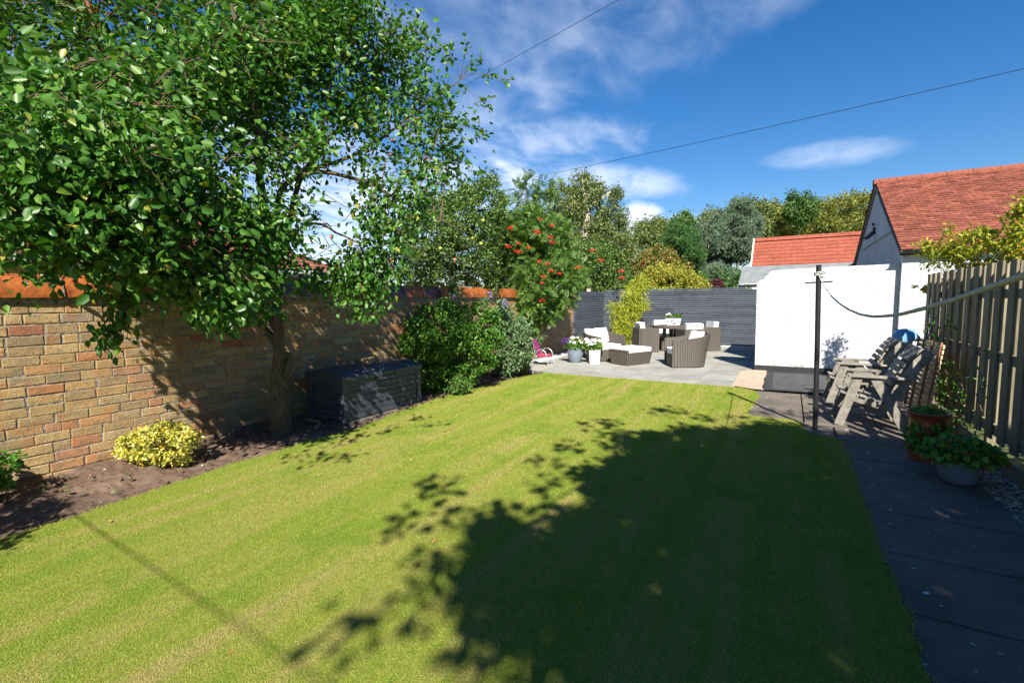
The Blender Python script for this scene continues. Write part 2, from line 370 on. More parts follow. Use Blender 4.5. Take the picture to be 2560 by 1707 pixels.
def inpoly(x, y, poly):
    poly = np.array(poly, float); c = np.zeros(len(x), bool); j = len(poly)-1
    for i in range(len(poly)):
        xi, yi = poly[i]; xj, yj = poly[j]
        if yi != yj: c ^= ((yi > y) != (yj > y)) & (x < (xj-xi)*(y-yi)/(yj-yi)+xi)
        j = i
    return c
def edged(x, y, poly):
    poly = np.array(poly, float); d = np.full(len(x), 1e9)
    for i in range(len(poly)):
        a = poly[i]; b = poly[(i+1) % len(poly)]; ab = b-a
        t = np.clip(((x-a[0])*ab[0]+(y-a[1])*ab[1])/max(ab@ab, 1e-9), 0, 1)
        d = np.minimum(d, np.hypot(x-a[0]-t*ab[0], y-a[1]-t*ab[1]))
    return d
def clumps_in(poly, n, depth, thick, rs=R, inset=0):
    """clump centres filling a real volume whose outline is the polygon; depth is a number or function of px"""
    P = np.array(poly, float); lo, hi = P.min(0), P.max(0); out = []
    while len(out) < n:
        x = rs.uniform(lo[0], hi[0], 400); y = rs.uniform(lo[1], hi[1], 400)
        k = inpoly(x, y, poly); x, y = x[k], y[k]
        if len(x) == 0: continue
        e = edged(x, y, poly); k = e > inset; x, y, e = x[k], y[k], e[k]
        s = np.sqrt(np.clip(e/((hi-lo).min()*.35), .05, 1))
        for a, b, q in zip(x, y, s):
            d = depth(a, b) if callable(depth) else depth
            out.append(at(a, b, d+thick*.5*q*rs.uniform(-1, 1)))
            if len(out) >= n: break
    return np.array(out)
def fluff(C, per, r, rs=R, flat=.8):
    """leaf positions around clump centres, denser to the clump's surface"""
    n = len(C)*per; c = np.repeat(C, per, 0); rr = np.repeat(r*rs.uniform(.55, 1.35, len(C)), per)
    d = unit(rs.normal(size=(n, 3))); d[:, 2] *= flat
    return c + d*(rr*rs.uniform(.25, 1, n)**.6)[:, None]
def sprays(C, base, per, L, r, rs=R, up=.25):
    """leaves strung along short shoots that leave the limb; returns leaf points, shoot dirs and the shoots"""
    ax = unit(C-base + rs.normal(size=C.shape)*.35*np.linalg.norm(C-base, axis=1, keepdims=True)); ax[:, 2] += up; ax = unit(ax)
    ln = L*rs.uniform(.6, 1.3, len(C))
    u = rs.uniform(-.5, .5, (len(C), per))
    P = C[:, None, :]+ax[:, None, :]*(u*ln[:, None])[:, :, None]
    P = P.reshape(-1, 3)+rs.normal(size=(len(C)*per, 3))*r
    return P, np.repeat(ax, per, 0), ax, ln
def limb(mb, pts, r0, r1, n=8, wob=.0):
    pts = [Vector(p) for p in pts]; out = []
    N = len(pts)
    for i in range(N-1):
        p0, p1, p2, p3 = pts[max(i-1, 0)], pts[i], pts[i+1], pts[min(i+2, N-1)]
        for k in range(5):
            t = k/5
            out.append(.5*((2*p1)+(-p0+p2)*t+(2*p0-5*p1+4*p2-p3)*t*t+(-p0+3*p1-3*p2+p3)*t**3)+Vector(R.normal(size=3))*wob)
    out.append(pts[-1]); m = len(out)
    mb.tube(out, [r0+(r1-r0)*(i/(m-1))**.8 for i in range(m)], n)
    return out
def twigs_to(mb, C, skel, r=.010, n=4, sag=.12, maxl=9):
    S = np.array([tuple(p) for p in skel]); base = []
    for c in C:
        c = np.asarray(c, float); d = S-c; d[:, 2] += .25*np.abs(d[:, 2]) ; i = np.argmin((d**2).sum(1)); b = S[i]; base.append(b)
        if np.linalg.norm(b-c) > maxl: continue
        m = (b+c)/2; m[2] += sag*np.linalg.norm(b-c); m = m+R.normal(size=3)*.04*np.linalg.norm(b-c)
        mb.tube([b, b*.5+m*.5+np.array([0, 0, .01]), m, m*.45+c*.55, c], [r, r*.85, r*.65, r*.5, r*.3], n, False)
    return np.array(base)
def cropper(ox, oy, s): return lambda pts: [(ox+x/s, oy+y/s) for x, y in pts]
def bg_tree(name, label, cat, poly, d, thick, nc, per, r, leaf, mat, base_px=None, group=None, needles=False, aspect=.55, trunk=(.12, 'bark'), up=.45, crown_name='crown', inset=2, droop=.2):
    C = clumps_in(poly, nc, d, thick, inset=inset)
    cen = C.mean(0); t = thing(name, label, cat, (cen[0], cen[1], 0), 0, group)
    o = np.array([cen[0], cen[1], 0])
    pa = np.array(poly, float); ex = []
    for i in range(len(pa)):
        a, b_ = pa[i], pa[(i+1) % len(pa)]; ln = np.hypot(*(b_-a))
        for _ in range(int(ln/7)+1):
            q = a+(b_-a)*R.uniform(); q = q+R.normal(size=2)*3.5
            if q[1] < 690: ex.append(at(q[0], q[1]-R.uniform(0, 5), (d(q[0], q[1]) if callable(d) else d)+R.normal()*thick*.12))
    P = fluff(C, per, r)-o
    if ex:
        E_ = np.repeat(np.array(ex), max(6, per//4), 0); P = np.concatenate([P, E_+R.normal(size=E_.shape)*r*np.array([.22, .22, .38])-o])
    me = needle_mesh('crown', P, leaf) if needles else leaf_mesh('crown', P, leaf, aspect, up, droop)
    link(crown_name, me, M[mat], t)
    if trunk:
        mb = MB(); top = cen-o+np.array([0, 0, .2]); zt = top[2]
        sk = limb(mb, [(0, 0, -.1), (R.normal()*.05, R.normal()*.05, zt*.4), tuple(top*np.array([.2, .2, .8])), tuple(top)], trunk[0], trunk[0]*.45, 8)
        idx = R.choice(len(C), min(len(C), 26), False)
        twigs_to(mb, C[idx]-o, sk[3:], trunk[0]*.3, 5, .1)
        mb.build('trunk', M[trunk[1]], t, smooth=True)
    return t, C

# ================================================================ SETTING
def sheet(name, pts, z, mat, thick=0):
    me = bpy.data.meshes.new(name); me.from_pydata([(x, y, z) for x, y in pts], [], [tuple(range(len(pts)))]); me.update()
    if me.polygons[0].normal.z < 0: me.flip_normals()
    o = link(name, me, mat); o['kind'] = 'structure'; return o
sheet('ground', [(-400, -200), (400, -200), (400, 600), (-400, 600)], -.06, M['hillfar'])
# soil bed as a lumpy height field
def soil_bed():
    nx, ny = 62, 620
    X = np.linspace(-5.80, -4.30, nx); Y = np.linspace(-1.2, 9.6, ny)
    gx, gy = np.meshgrid(X, Y)
    rs = np.random.RandomState(3); z = np.zeros_like(gx)
    def vn(sx, sy):
        a = rs.uniform(-1, 1, (int(ny/sy)+3, int(nx/sx)+3))
        iy = np.arange(ny)/sy; ix = np.arange(nx)/sx
        y0 = iy.astype(int); x0 = ix.astype(int); fy = (iy-y0)[:, None]; fx = (ix-x0)[None]
        fy = fy*fy*(3-2*fy); fx = fx*fx*(3-2*fx)
        g = lambda a_, b_: a[np.ix_(y0+a_, x0+b_)]
        return (g(0, 0)*(1-fx)+g(0, 1)*fx)*(1-fy)+(g(1, 0)*(1-fx)+g(1, 1)*fx)*fy
    z = .028*vn(14, 14)+.016*vn(5, 5)+.010*vn(2.2, 2.2)+.008*vn(1.1, 1.1)
    z += .03*np.clip((-4.55-gx)/1.0, 0, 1) - .03*np.clip((gx+4.62)/.25, 0, 1)
    V = np.stack([gx, gy, z-.005], -1).reshape(-1, 3)
    i = (np.arange(ny-1)[:, None]*nx+np.arange(nx-1)[None]).ravel()
    me = fastmesh('soil', V, np.stack([i, i+1, i+nx+1, i+nx], 1)); o = link('soil', me, M['soil'], smooth=True); o['kind'] = 'structure'
soil_bed()
def blob(mb, c, r, rs, flat=.6):
    """small faceted stone"""
    c = np.array(c); ph = (1+5**.5)/2
    vs = np.array([(-1, ph, 0), (1, ph, 0), (-1, -ph, 0), (1, -ph, 0), (0, -1, ph), (0, 1, ph), (0, -1, -ph), (0, 1, -ph), (ph, 0, -1), (ph, 0, 1), (-ph, 0, -1), (-ph, 0, 1)])/1.9
    vs = vs*(1+.25*rs.uniform(-1, 1, (12, 1)))*np.array([1, rs.uniform(.6, 1), flat*rs.uniform(.7, 1.1)])*r
    a = rs.uniform(0, 6.28); ca, sa = math.cos(a), math.sin(a)
    vs = np.stack([vs[:, 0]*ca-vs[:, 1]*sa, vs[:, 0]*sa+vs[:, 1]*ca, vs[:, 2]], 1)
    mb.add(vs+c, [(0,11,5),(0,5,1),(0,1,7),(0,7,10),(0,10,11),(1,5,9),(5,11,4),(11,10,2),(10,7,6),(7,1,8),(3,9,4),(3,4,2),(3,2,6),(3,6,8),(3,8,9),(4,9,5),(2,4,11),(6,2,10),(8,6,7),(9,8,1)])
rs = np.random.RandomState(5)
mb = MB()
for _ in range(1500):
    x = rs.uniform(-5.7, -4.5); y = rs.uniform(-.5, 9.2); blob(mb, (x, y, rs.uniform(.0, .03)+.02*min(1, (-4.55-x))), rs.choice([.005, .008, .012, .02], p=[.45, .3, .18, .07]), rs, .8)
o = mb.build('soil_clods', M['soil']); o['kind'] = 'stuff'; tag(o, 'small crumbs and clods of brown soil scattered over the flower bed', 'soil')
mb = MB()
for _ in range(70):
    x = rs.uniform(-5.7, -4.5); y = rs.uniform(-.2, 5); blob(mb, (x, y, .035), rs.uniform(.006, .015), rs, .6)
o = mb.build('bed_gravel', M['stone']); o['kind'] = 'stuff'; tag(o, 'pale little stones lying on the bare soil bed', 'stones')

# lawn outline
ledge = []
rsl = np.random.RandomState(8)
yy = np.arange(-3.0, 8.75, .06)
base_y = [-3, .86, 1.27, 2.5, 3.31, 3.95, 4.6, 5.62, 6.76, 7.99, 8.75]; base_x = [-4.42, -4.44, -4.45, -4.54, -4.55, -4.46, -4.60, -4.75, -4.72, -4.62, -4.45]
lx = np.interp(yy, base_y, base_x); w = np.convolve(rsl.normal(size=len(yy)+8), np.ones(5)/5, 'same')[:len(yy)]*.035
left = [(x+q, y) for x, q, y in zip(lx, w, yy)]
right = [(-.80, 8.86), (-.64, 8.83), (-.50, 8.70), (-.40, 8.49), (-.37, 8.2), (-.38, 7.9), (-.41, 7.4), (-.45, 6.9), (-.38, 6.78), (-.19, 6.76), (.10, 6.80), (.18, 6.68), (.19, 6.3), (.30, 6.16), (.47, 6.1)]
ry = np.arange(5.95, -3.0, -.08); wr = np.convolve(rsl.normal(size=len(ry)+8), np.ones(5)/5, 'same')[:len(ry)]*.02
right += [(.535+q, y) for q, y in zip(wr, ry)]
top = [(x, 8.87+.012*rsl.normal()) for x in np.arange(-4.4, -.85, .12)]
LAWN = left+top+right
sheet('lawn', LAWN, .02, M['turf'])
def grass():
    N = 700000; rs = np.random.RandomState(21)
    x = rs.uniform(-4.8, .6, N*2); y = .2+8.7*rs.uniform(0, 1, N*2)**1.55
    k = inpoly(x, y, LAWN); x = x[k][:N]; y = y[k][:N]; n = len(x)
    # a thin fringe hanging over the edges
    d = rs.normal(size=(n, 3)); d[:, 2] = np.abs(d[:, 2])*.5+.75; d = unit(d)
    L = (rs.uniform(.007, .019, n)*(1+.05*y))[:, None]
    a = rs.uniform(0, 2*PI, n); b = np.stack([np.cos(a), np.sin(a), np.zeros(n)], 1)*(.0012*(1+.28*y))[:, None]
    P = np.stack([x, y, np.full(n, .018)], 1)
    V = np.stack([P-b, P+b, P+d*L], 1).reshape(-1, 3)
    o = link('grass', fastmesh('grass', V, np.arange(n*3).reshape(-1, 3)), M['blade'])
    tag(o, 'short mown grass of the lawn with sun-bleached stripes', 'grass', kind='stuff')
grass()
def fringe():
    rs = np.random.RandomState(22); P = []
    E = LAWN
    for (x0, y0), (x1, y1) in zip(E[:-1], E[1:]):
        if y0 < .3 and y1 < .3: continue
        for _ in range(int(math.hypot(x1-x0, y1-y0)*420)):
            t = rs.uniform(); P.append((x0+(x1-x0)*t+rs.normal()*.012, y0+(y1-y0)*t+rs.normal()*.012, .012))
    P = np.array(P); n = len(P); d = rs.normal(size=(n, 3)); d[:, 2] = np.abs(d[:, 2])*.6+.6; d = unit(d); L = rs.uniform(.02, .05, n)[:, None]
    a = rs.uniform(0, 2*PI, n); b = np.stack([np.cos(a), np.sin(a), np.zeros(n)], 1)*.0022
    V = np.stack([P-b, P+b, P+d*L], 1).reshape(-1, 3)
    o = link('lawn_edge_grass', fastmesh('lawn_edge_grass', V, np.arange(n*3).reshape(-1, 3)), M['blade']); tag(o, 'longer untrimmed grass blades along the lawn edge', 'grass', kind='stuff')
fringe()
rs = np.random.RandomState(55)
P_ = np.stack([rs.uniform(-4.4, .3, 60), rs.uniform(.8, 8.5, 60), rs.uniform(.030, .036, 60)], 1)
P2_ = np.stack([rs.uniform(-5.7, -4.55, 170), rs.uniform(-.3, 9.0, 170), rs.uniform(.045, .06, 170)], 1)
o = link('leaf_litter', leaf_mesh('ll', P2_, .035, .5, 2, 0, .2, rs), M['plum']); tag(o, 'scattered dropped plum leaves lying on the soil bed', 'leaves', kind='stuff')
o = link('fallen_leaves', leaf_mesh('fl', P_, .028, .55, 3, 0, .2, rs), M['strawgrass']); tag(o, 'a few small yellowed leaves fallen on the lawn', 'leaves', kind='stuff')

# paving
sheet('paving_bed', [(-6.0, 8.9), (1.7, 8.9), (1.7, 16.5), (-6.0, 16.5)], -.012, M['joint'])
def patio():
    mb = MB(); rs = np.random.RandomState(4)
    for i in range(9):
        x0 = -5.25-.64*0+.64*i; x1 = x0+.632
        if x0 > -.2: break
        y = 8.88-(.31 if i % 2 else 0); first = True
        while y < 16.25:
            y1 = y+.62; a = max(y, 8.88); 
            if y1 > 8.95:
                z = .030+rs.uniform(-.002, .002)
                mb.box(x0, min(x1, -.83 if a < 10.8 else x1), a, min(y1-.007, 16.3), -.03, z)
            y = y1
    o = mb.build('patio', M['slab'], bevel=.003, seg=1); o['kind'] = 'structure'
patio()
def path():
    mb = MB(); rs = np.random.RandomState(6)
    ys = [6.72, 6.08, 5.44, 4.80, 4.16, 3.50, 2.86, 2.22, 1.58, .94, .3, -.34]
    for a, b in zip(ys[1:], ys[:-1]):
        mb.box(.50+rs.uniform(-.01, .01), 1.40+rs.uniform(-.015, .01), a+.008, b-.006, -.05, .016+rs.uniform(-.004, .004))
    # pad round the pole and under the armchairs
    for x0, x1, y0, y1 in [(-.43, .20, 6.74, 7.42), (.215, .95, 6.74, 7.42), (.965, 1.45, 6.74, 7.42), (-.43, .20, 7.435, 8.1), (.215, .95, 7.435, 8.1), (.965, 1.45, 7.435, 8.1), (-.43, .20, 8.115, 8.72), (.215, .95, 8.115, 8.72), (.965, 1.45, 8.115, 8.72), (.10, .49, 6.10, 6.73)]:
        mb.box(x0, x1, y0, y1, -.05, .016+rs.uniform(-.003, .003))
    o = mb.build('path', M['path'], bevel=.006, seg=2); o['kind'] = 'structure'
path()
sheet('path_bed', [(.2, -3), (1.72, -3), (1.72, 8.9), (-.5, 8.9), (-.5, 6.0), (.2, 6.0)], -.02, M['joint'])
sheet('pink_paving', [(-.80, 8.93), (-.50, 8.78), (-.31, 8.74), (-.36, 9.1), (-.33, 9.5), (-.37, 9.9), (-.33, 10.4), (-.36, 11.13), (-.64, 11.13), (-.84, 10.79)], .034, M['pinkcon'])
sheet('tarmac_patch', [(-.22, 8.86), (1.68, 9.0), (1.68, 11.0), (-.24, 10.9)], .038, M['tarmac'])
mb = MB(); rs = np.random.RandomState(9)
def ragged(pts, r, w):
    out = []
    for (x0, y0), (x1, y1) in zip(pts[:-1], pts[1:]):
        n = max(2, int(math.hypot(x1-x0, y1-y0)/.05))
        for i in range(n): t = i/n; out.append((x0+(x1-x0)*t+rs.normal()*w, y0+(y1-y0)*t+rs.normal()*w))
    return out
outer = ragged([(-.30, 8.74), (1.68, 8.86)], 0, .008)+[(1.68, 8.94)]+[(-.2, 8.88), (-.22, 10.86), (1.68, 10.98), (1.68, 11.14), (-.36, 11.14)]+ragged([(-.35, 10.9), (-.33, 8.74)], 0, .014)
# one ribbon of dark bitumen round the tarmac
sheet('bitumen_edge', outer, .040, M['kerbtar'])
def gravel(name, label, mat, region, n, r0, r1, z, seed):
    rs = np.random.RandomState(seed); mb = MB(); x0, x1, y0, y1 = region; k = 0
    while k < n:
        x = rs.uniform(x0, x1); y = rs.uniform(y0, y1)
        blob(mb, (x, y, z+rs.uniform(-.004, .008)), rs.uniform(r0, r1), rs, .55); k += 1
    o = mb.build(name, mat); tag(o, label, 'gravel', kind='stuff')
gravel('gravel', 'mixed brown and white pebbles in the strip beside the picket fence', M['stone'], (1.38, 1.66, 2.2, 8.8), 5200, .009, .021, -.002, 1)
gravel('white_gravel', 'white chippings along the foot of the grey slatted fence', M['white_stone'], (-4.6, 1.5, 16.12, 16.36), 900, .02, .035, .035, 2)
gravel('grey_gravel', 'pale chippings between brick wall and patio slabs', M['white_stone'], (-5.7, -5.27, 9.0, 13.4), 2600, .012, .022, .0, 3)

# ================================================================ BRICK WALL
def brick_wall():
    t = thing('brick_wall', 'long old buff and red brick garden wall with rounded coping', 'wall', (-5.75, 0, 0))
    rs = np.random.RandomState(12); mb = MB(); C = .0905; x0 = 0
    y_end = 13.55
    for r in range(18):
        z0 = -.06+r*C+.005; z1 = z0+C-.0095; y = -3.2-rs.uniform(0, .25); 
        while y < y_end:
            L = rs.choice([.235, .228, .112, .24], p=[.45, .25, .14, .16])+rs.uniform(-.006, .006); y1 = min(y+L, y_end)
            if y1-y > .04:
                j = lambda s=.005: rs.uniform(-s, s)
                fr = rs.uniform(-.003, .003) - (rs.uniform(.0, .0012) if rs.uniform() < .018 else 0)
                wv = .006*math.sin(y*.9+r*.25)+.004*math.sin(y*2.7+r); a0, a1, b0, b1 = y+j(), y1+j(), z0+j(.003)+wv, z1+j(.003)+wv
                def outline(x, ins):
                    P_ = [(a0, b0), ((a0*2+a1)/3, b0), ((a0+a1*2)/3, b0), (a1, b0), (a1, (b0+b1)/2), (a1, b1), ((a0+a1*2)/3, b1), ((a0*2+a1)/3, b1), (a0, b1), (a0, (b0+b1)/2)]
                    cy0, cz0 = (a0+a1)/2, (b0+b1)/2; out = []
                    for (py, pz) in P_:
                        ny = py+(ins if py < cy0 else -ins if py > cy0 else 0); nz = pz+(ins if pz < cz0-.001 else -ins if pz > cz0+.001 else 0)
                        out.append((x+j(.0012), ny+j(.0028), nz+j(.0028)))
                    return out
                nb = 10; vs = [(-.05, v[1], v[2]) for v in outline(0, 0)]; mid_ = outline(-.0045+fr, -.0005); vs = [(-.05, v[1], v[2]) for v in mid_]+mid_+outline(fr, .0055)+[(fr+j(.003), (a0+a1)/2+j(.02), (b0+b1)/2)]
                fs = [(q, (q+1) % nb, nb+(q+1) % nb, nb+q) for q in range(nb)]+[(nb+q, nb+(q+1) % nb, 2*nb+(q+1) % nb, 2*nb+q) for q in range(nb)]+[(2*nb+q, 2*nb+(q+1) % nb, 3*nb) for q in range(nb)]
                mb.add(vs, fs)
            y = y1+.0095
    mb.build('bricks', M['brick'], t)
    m2 = MB().box(-.30, -.0055, -3.3, y_end, -.2, 1.635); m2.build('mortar_bed', M['mortar'], t)
    # coping tiles: rounded section
    prof = []
    for k in range(11):
        a = PI*k/10; prof.append((-.155+.205*math.cos(a), 1.635+.035+.165*math.sin(a)))
    prof = [(.05, 1.622)]+prof+[(-.36, 1.622)]
    y = -3.3
    while y < y_end-.05:
        L = .50 if rs.uniform() < .8 else .46
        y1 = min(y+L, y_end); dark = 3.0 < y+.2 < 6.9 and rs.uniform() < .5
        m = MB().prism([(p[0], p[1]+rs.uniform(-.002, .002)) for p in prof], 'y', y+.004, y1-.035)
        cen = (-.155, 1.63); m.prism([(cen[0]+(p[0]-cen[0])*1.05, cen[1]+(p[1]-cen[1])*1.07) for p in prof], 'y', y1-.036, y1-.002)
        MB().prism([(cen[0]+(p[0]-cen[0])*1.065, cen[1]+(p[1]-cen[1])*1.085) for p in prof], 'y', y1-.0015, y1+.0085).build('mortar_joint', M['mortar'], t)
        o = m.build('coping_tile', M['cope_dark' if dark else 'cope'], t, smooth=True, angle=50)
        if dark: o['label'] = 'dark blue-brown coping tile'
        y = y1
brick_wall()

# ================================================================ FENCES
def slat_fence(name, label, loc, rz, L, Hh, seed, drop=None):
    t = thing(name, label, 'fence', loc, rz); rs = np.random.RandomState(seed); mb = MB(); z = .05; i = 0
    while z < Hh-.03:
        segs = []; x = 0
        while x < L:
            l = rs.choice([1.2, 1.8, 2.4]); segs.append((x, min(x+l, L))); x += l
        for a, b in segs:
            if drop and z > Hh-.07 and b > L-drop: b = min(b, L-drop)
            if b-a > .02: mb.box(a+.001, b-.001, -.02+rs.uniform(-.002, .002), 0, z+rs.uniform(-.002, .002), z+.046)
        z += .0615
    mb.build('slat_panel', M['fencegrey'], t, bevel=.002, seg=1)
    MB().box(0, L, .04, .055, .03, Hh-.06).build('gap_shade_sheet', M['gapshade_shedwall'], t)  # dark sheet standing in for the shade seen between the slats
    x = .03
    while x < L:
        MB().box(x, x+.06, 0.0, .04, 0, Hh-.04).build('batten', M['fencegrey'], t); x += 1.2
slat_fence('slatted_fence', 'grey painted slatted fence across the end of the patio', (-5.73, 16.42, 0), 0, 7.4, 1.87, 1, 2.2+.7)
slat_fence('slatted_fence', 'short grey slatted fence continuing the brick wall towards the corner', (-5.75, 13.62, 0), PI/2, 2.78, 1.85, 2)
MB().box(-.03, .05, -.03, .03, 0, 1.84).build('corner_post', M['fencegrey'], None)
o = bpy.data.objects['corner_post']; o.parent = bpy.data.objects['slatted_fence.001']

def picket_fence():
    t = thing('palisade_fence', 'weathered timber palisade fence with flat-topped pickets beside the path', 'fence', (1.70, 0, 0))
    rs = np.random.RandomState(14); y = -1.4
    mf, mbk = MB(), MB(); ys = []
    y = 8.84
    while y > -1.5: ys.append(y); y -= .305 if y < 8.2 else .27
    def picket(m, x0, yc, w, top):
        d = rs.uniform(-.006, .006); q = rs.uniform(-.006, .006); w = w/2
        m.add([(x0, yc-w, .18), (x0+.021, yc-w, .18), (x0+.021, yc+w, .18), (x0, yc+w, .18), (x0+d, yc-w+q, top), (x0+.021+d, yc-w+q, top), (x0+.021+d, yc+w+q, top), (x0+d, yc+w+q, top)],
              [(0,3,2,1),(4,5,6,7),(0,1,5,4),(1,2,6,5),(2,3,7,6),(3,0,4,7)])
    for y in ys:
        picket(mf, 0, y, .145, 1.86+rs.uniform(-.012, .012))
        picket(mbk, .075, y-.152, .145, 1.855+rs.uniform(-.012, .012))
    mf.build('front_pickets', M['picket'], t, bevel=.003, seg=1); mbk.build('rear_pickets', M['picket'], t, bevel=.003, seg=1)
    for z in (.22, .92, 1.52): MB().box(.0225, .0735, -1.5, 8.9, z, z+.085).build('rail', M['picket'], t)
    MB().box(-.045, -.015, -1.5, 8.9, -.03, .13).build('gravel_board', M['picket'], t, bevel=.004)
    for y in (8.86, 6.6, 4.2, 1.9, -.4): MB().box(.10, .19, y-.045, y+.045, 0, 1.8).build('post', M['picket'], t)
picket_fence()

# ================================================================ WHITE WALL, GARAGE, ROOFS
def white_wall():
    t = thing('white_wall', 'white roughcast garden wall with rounded stepped end and tarred base', 'wall', (0, 11.15, 0))
    prof = [(-.585, .07), (1.735, .07), (1.735, 2.145), (1.2, 2.140), (.4, 2.13), (-.30, 2.105), (-.355, 2.085), (-.385, 2.045), (-.40, 2.02), (-.435, 2.0), (-.455, 1.96), (-.465, 1.925), (-.53, 1.915), (-.575, 1.885), (-.595, 1.83), (-.59, 1.2)]
    MB().prism(prof, 'y', 0, .22).build('render', M['harl'], t, smooth=True, bevel=.02, seg=3, angle=30)
    MB().prism([(-.60, -.05), (1.735, -.05), (1.735, .145), (-.60, .14)], 'y', -.012, .232).build('tarred_base', M['kerbtar'], t, bevel=.01)
white_wall()
def tiles(mb, P0, U, V, ul, vl, tw, g, rs, th=.014, jit=1.0, lift=.016, wander=.0):
    """overlapping tiles on a slope. P0 eave corner, U along, V up the slope"""
    P0, U, V = Vector(P0), Vector(U).normalized(), Vector(V).normalized(); N = U.cross(V)
    if N.z < 0: N = -N
    r = 0; v = 0
    while v < vl-.02:
        u = -(tw/2 if r % 2 else 0); gv = min(g, vl-v)
        while u < ul:
            a, b = max(u, 0)+.0025, min(u+tw, ul)-.0025
            if b-a > .01:
                j = lambda s: rs.uniform(-s, s)*jit
                lf = lift+j(.006); sl = j(.010)
                q = [P0+U*a+V*(v-.012+sl)+N*lf, P0+U*b+V*(v-.012+sl+j(.004))+N*(lf+j(.003)), P0+U*b+V*(v+gv+.01)+N*.002, P0+U*a+V*(v+gv+.01)+N*.002]
                vs = [tuple(x) for x in q]+[tuple(x-N*th) for x in q]
                mb.add(vs, [(0,1,2,3),(4,7,6,5),(0,4,5,1),(1,5,6,2),(2,6,7,3),(3,7,4,0)])
            u += tw
        r += 1; v += g
def garage():
    t = thing('garage', 'white garage with steep red clay tiled roof and black gutter', 'garage', (1.74, 10.53, 0))
    yr, zr, ze, D = 4.0, 4.25, 2.40, 7.9
    MB().prism([(.50, 0), (D, 0), (D, ze), (yr, zr-.02), (.50, ze)], 'x', 0, 8).build('wall', M['harl'], t)
    # slanting weathering ledge on the gable
    MB().prism([(-.0, 0)]*0 or [(1.62, 2.84), (6.1, 2.86), (6.1, 2.91), (1.62, 2.89)], 'x', -.045, 0.0).build('string_course', M['harl'], t, bevel=.006)
    rs = np.random.RandomState(31); sl = math.hypot(yr-.40, zr-ze+.06)
    mb = MB(); V = Vector((0, yr-.40, zr-ze+.07)); tiles(mb, (-.045, .40, ze-.02), (1, 0, 0), V, 7.6, sl, .168, .115, rs)
    roof = mb.build('roof', M['redtile'], t)
    m = MB(); m.prism([(.44, ze-.06), (yr, zr-.02), (D+.1, ze-.06), (D+.1, ze-.10), (yr, zr-.10), (.44, ze-.10)], 'x', -.05, 7.9); m.build('roof_deck', M['mortar'], t)
    mb = MB(); tiles(mb, (-.07, D+.14, ze-.02), (1, 0, 0), (0, -(D-yr+.14), zr-ze+.07), 7.6, math.hypot(D-yr+.14, zr-ze+.06), .168, .115, rs)
    mb.build('rear_roof', M['redtile'], t)
    x = -.09
    while x < 7.4:
        L = .44 if rs.uniform() > .15 else .2; pr = [(yr-.13, zr-.02)]+[(yr+.13*math.cos(PI-PI*k/8), zr+.035+.075*math.sin(PI*k/8)) for k in range(9)]+[(yr+.13, zr-.02)]
        MB().prism([(a, b+rs.uniform(-.003, .003)) for a, b in pr], 'x', x+.004, x+L-.004).build('ridge_tile', M['redtile'], t, smooth=True, angle=60); x += L
    # gutter: half-round trough along the eave
    g = [(.36+.055*math.cos(a), ze-.035+.055*math.sin(a)) for a in [PI+PI*k/8 for k in range(9)]]+[(.36+.048*math.cos(a), ze-.035+.048*math.sin(a)) for a in [2*PI-PI*k/8 for k in range(9)]]
    MB().prism(g, 'x', -.04, 7.6).build('gutter', M['gutter'], t, smooth=True, angle=60)
    MB().box(-.05, 7.6, .425, .445, ze-.12, ze-.02).build('fascia', M['gutter'], t)
    for q in (.42, 2.4):
        m = MB().prism([(.36+(a-.36)*1.12, ze-.035+(b-ze+.035)*1.12) for a, b in g[:9]]+[(.36+.05*math.cos(a), ze-.035+.05*math.sin(a)) for a in [2*PI-PI*k/8 for k in range(9)]], 'x', q, q+.05)
        m.build('gutter_bracket', M['gutter'], t)
    lt = MB().box(-.05, 0, 3.95, 4.05, 3.12, 3.22); lt.beam((-.03, 4.0, 3.12), (-.10, 4.0, 3.02), .03, .03)
    lo = lt.build('security_light', M['gutter'], t, bevel=.008)
    MB().beam((-.06, 3.78, 3.08), (-.16, 4.16, 2.98), .10, .05, (0, .2, 1)).build('lamp_head', M['gutter'], lo, bevel=.01)
    MB().box(-.07, -.02, 3.96, 4.04, 3.26, 3.33).build('sensor', M['gutter'], lo, bevel=.01)
garage()
def red_building():
    t = thing('outbuilding', 'low building with bright orange tiled roof behind the white wall', 'building', (-1.46, 22.8, 0))
    rs = np.random.RandomState(33)
    MB().prism([(0, 0), (3.4, 0), (3.4, 2.6), (1.7, 4.05), (0, 2.55)], 'x', .08, 8).build('wall', M['harl'], t)
    mb = MB(); tiles(mb, (0, -.12, 2.46), (1, 0, 0), (0, 1.85, 1.72), 8, 2.5, .42, .235, rs, .014, .45, .022); mb.build('roof', M['orangetile'], t)
    m = MB(); x = 0
    while x < 7.8:
        m2 = MB().prism([(1.55, 4.10), (1.63, 4.22), (1.72, 4.26), (1.81, 4.22), (1.89, 4.10)], 'x', x+.004, x+.50); m2.build('ridge_tile', M['orangetile'], t); x += .505
    MB().beam((-.03, -.14, 2.45), (-.03, 1.75, 4.20), .05, .14).build('bargeboard', M['white'], t)
red_building()
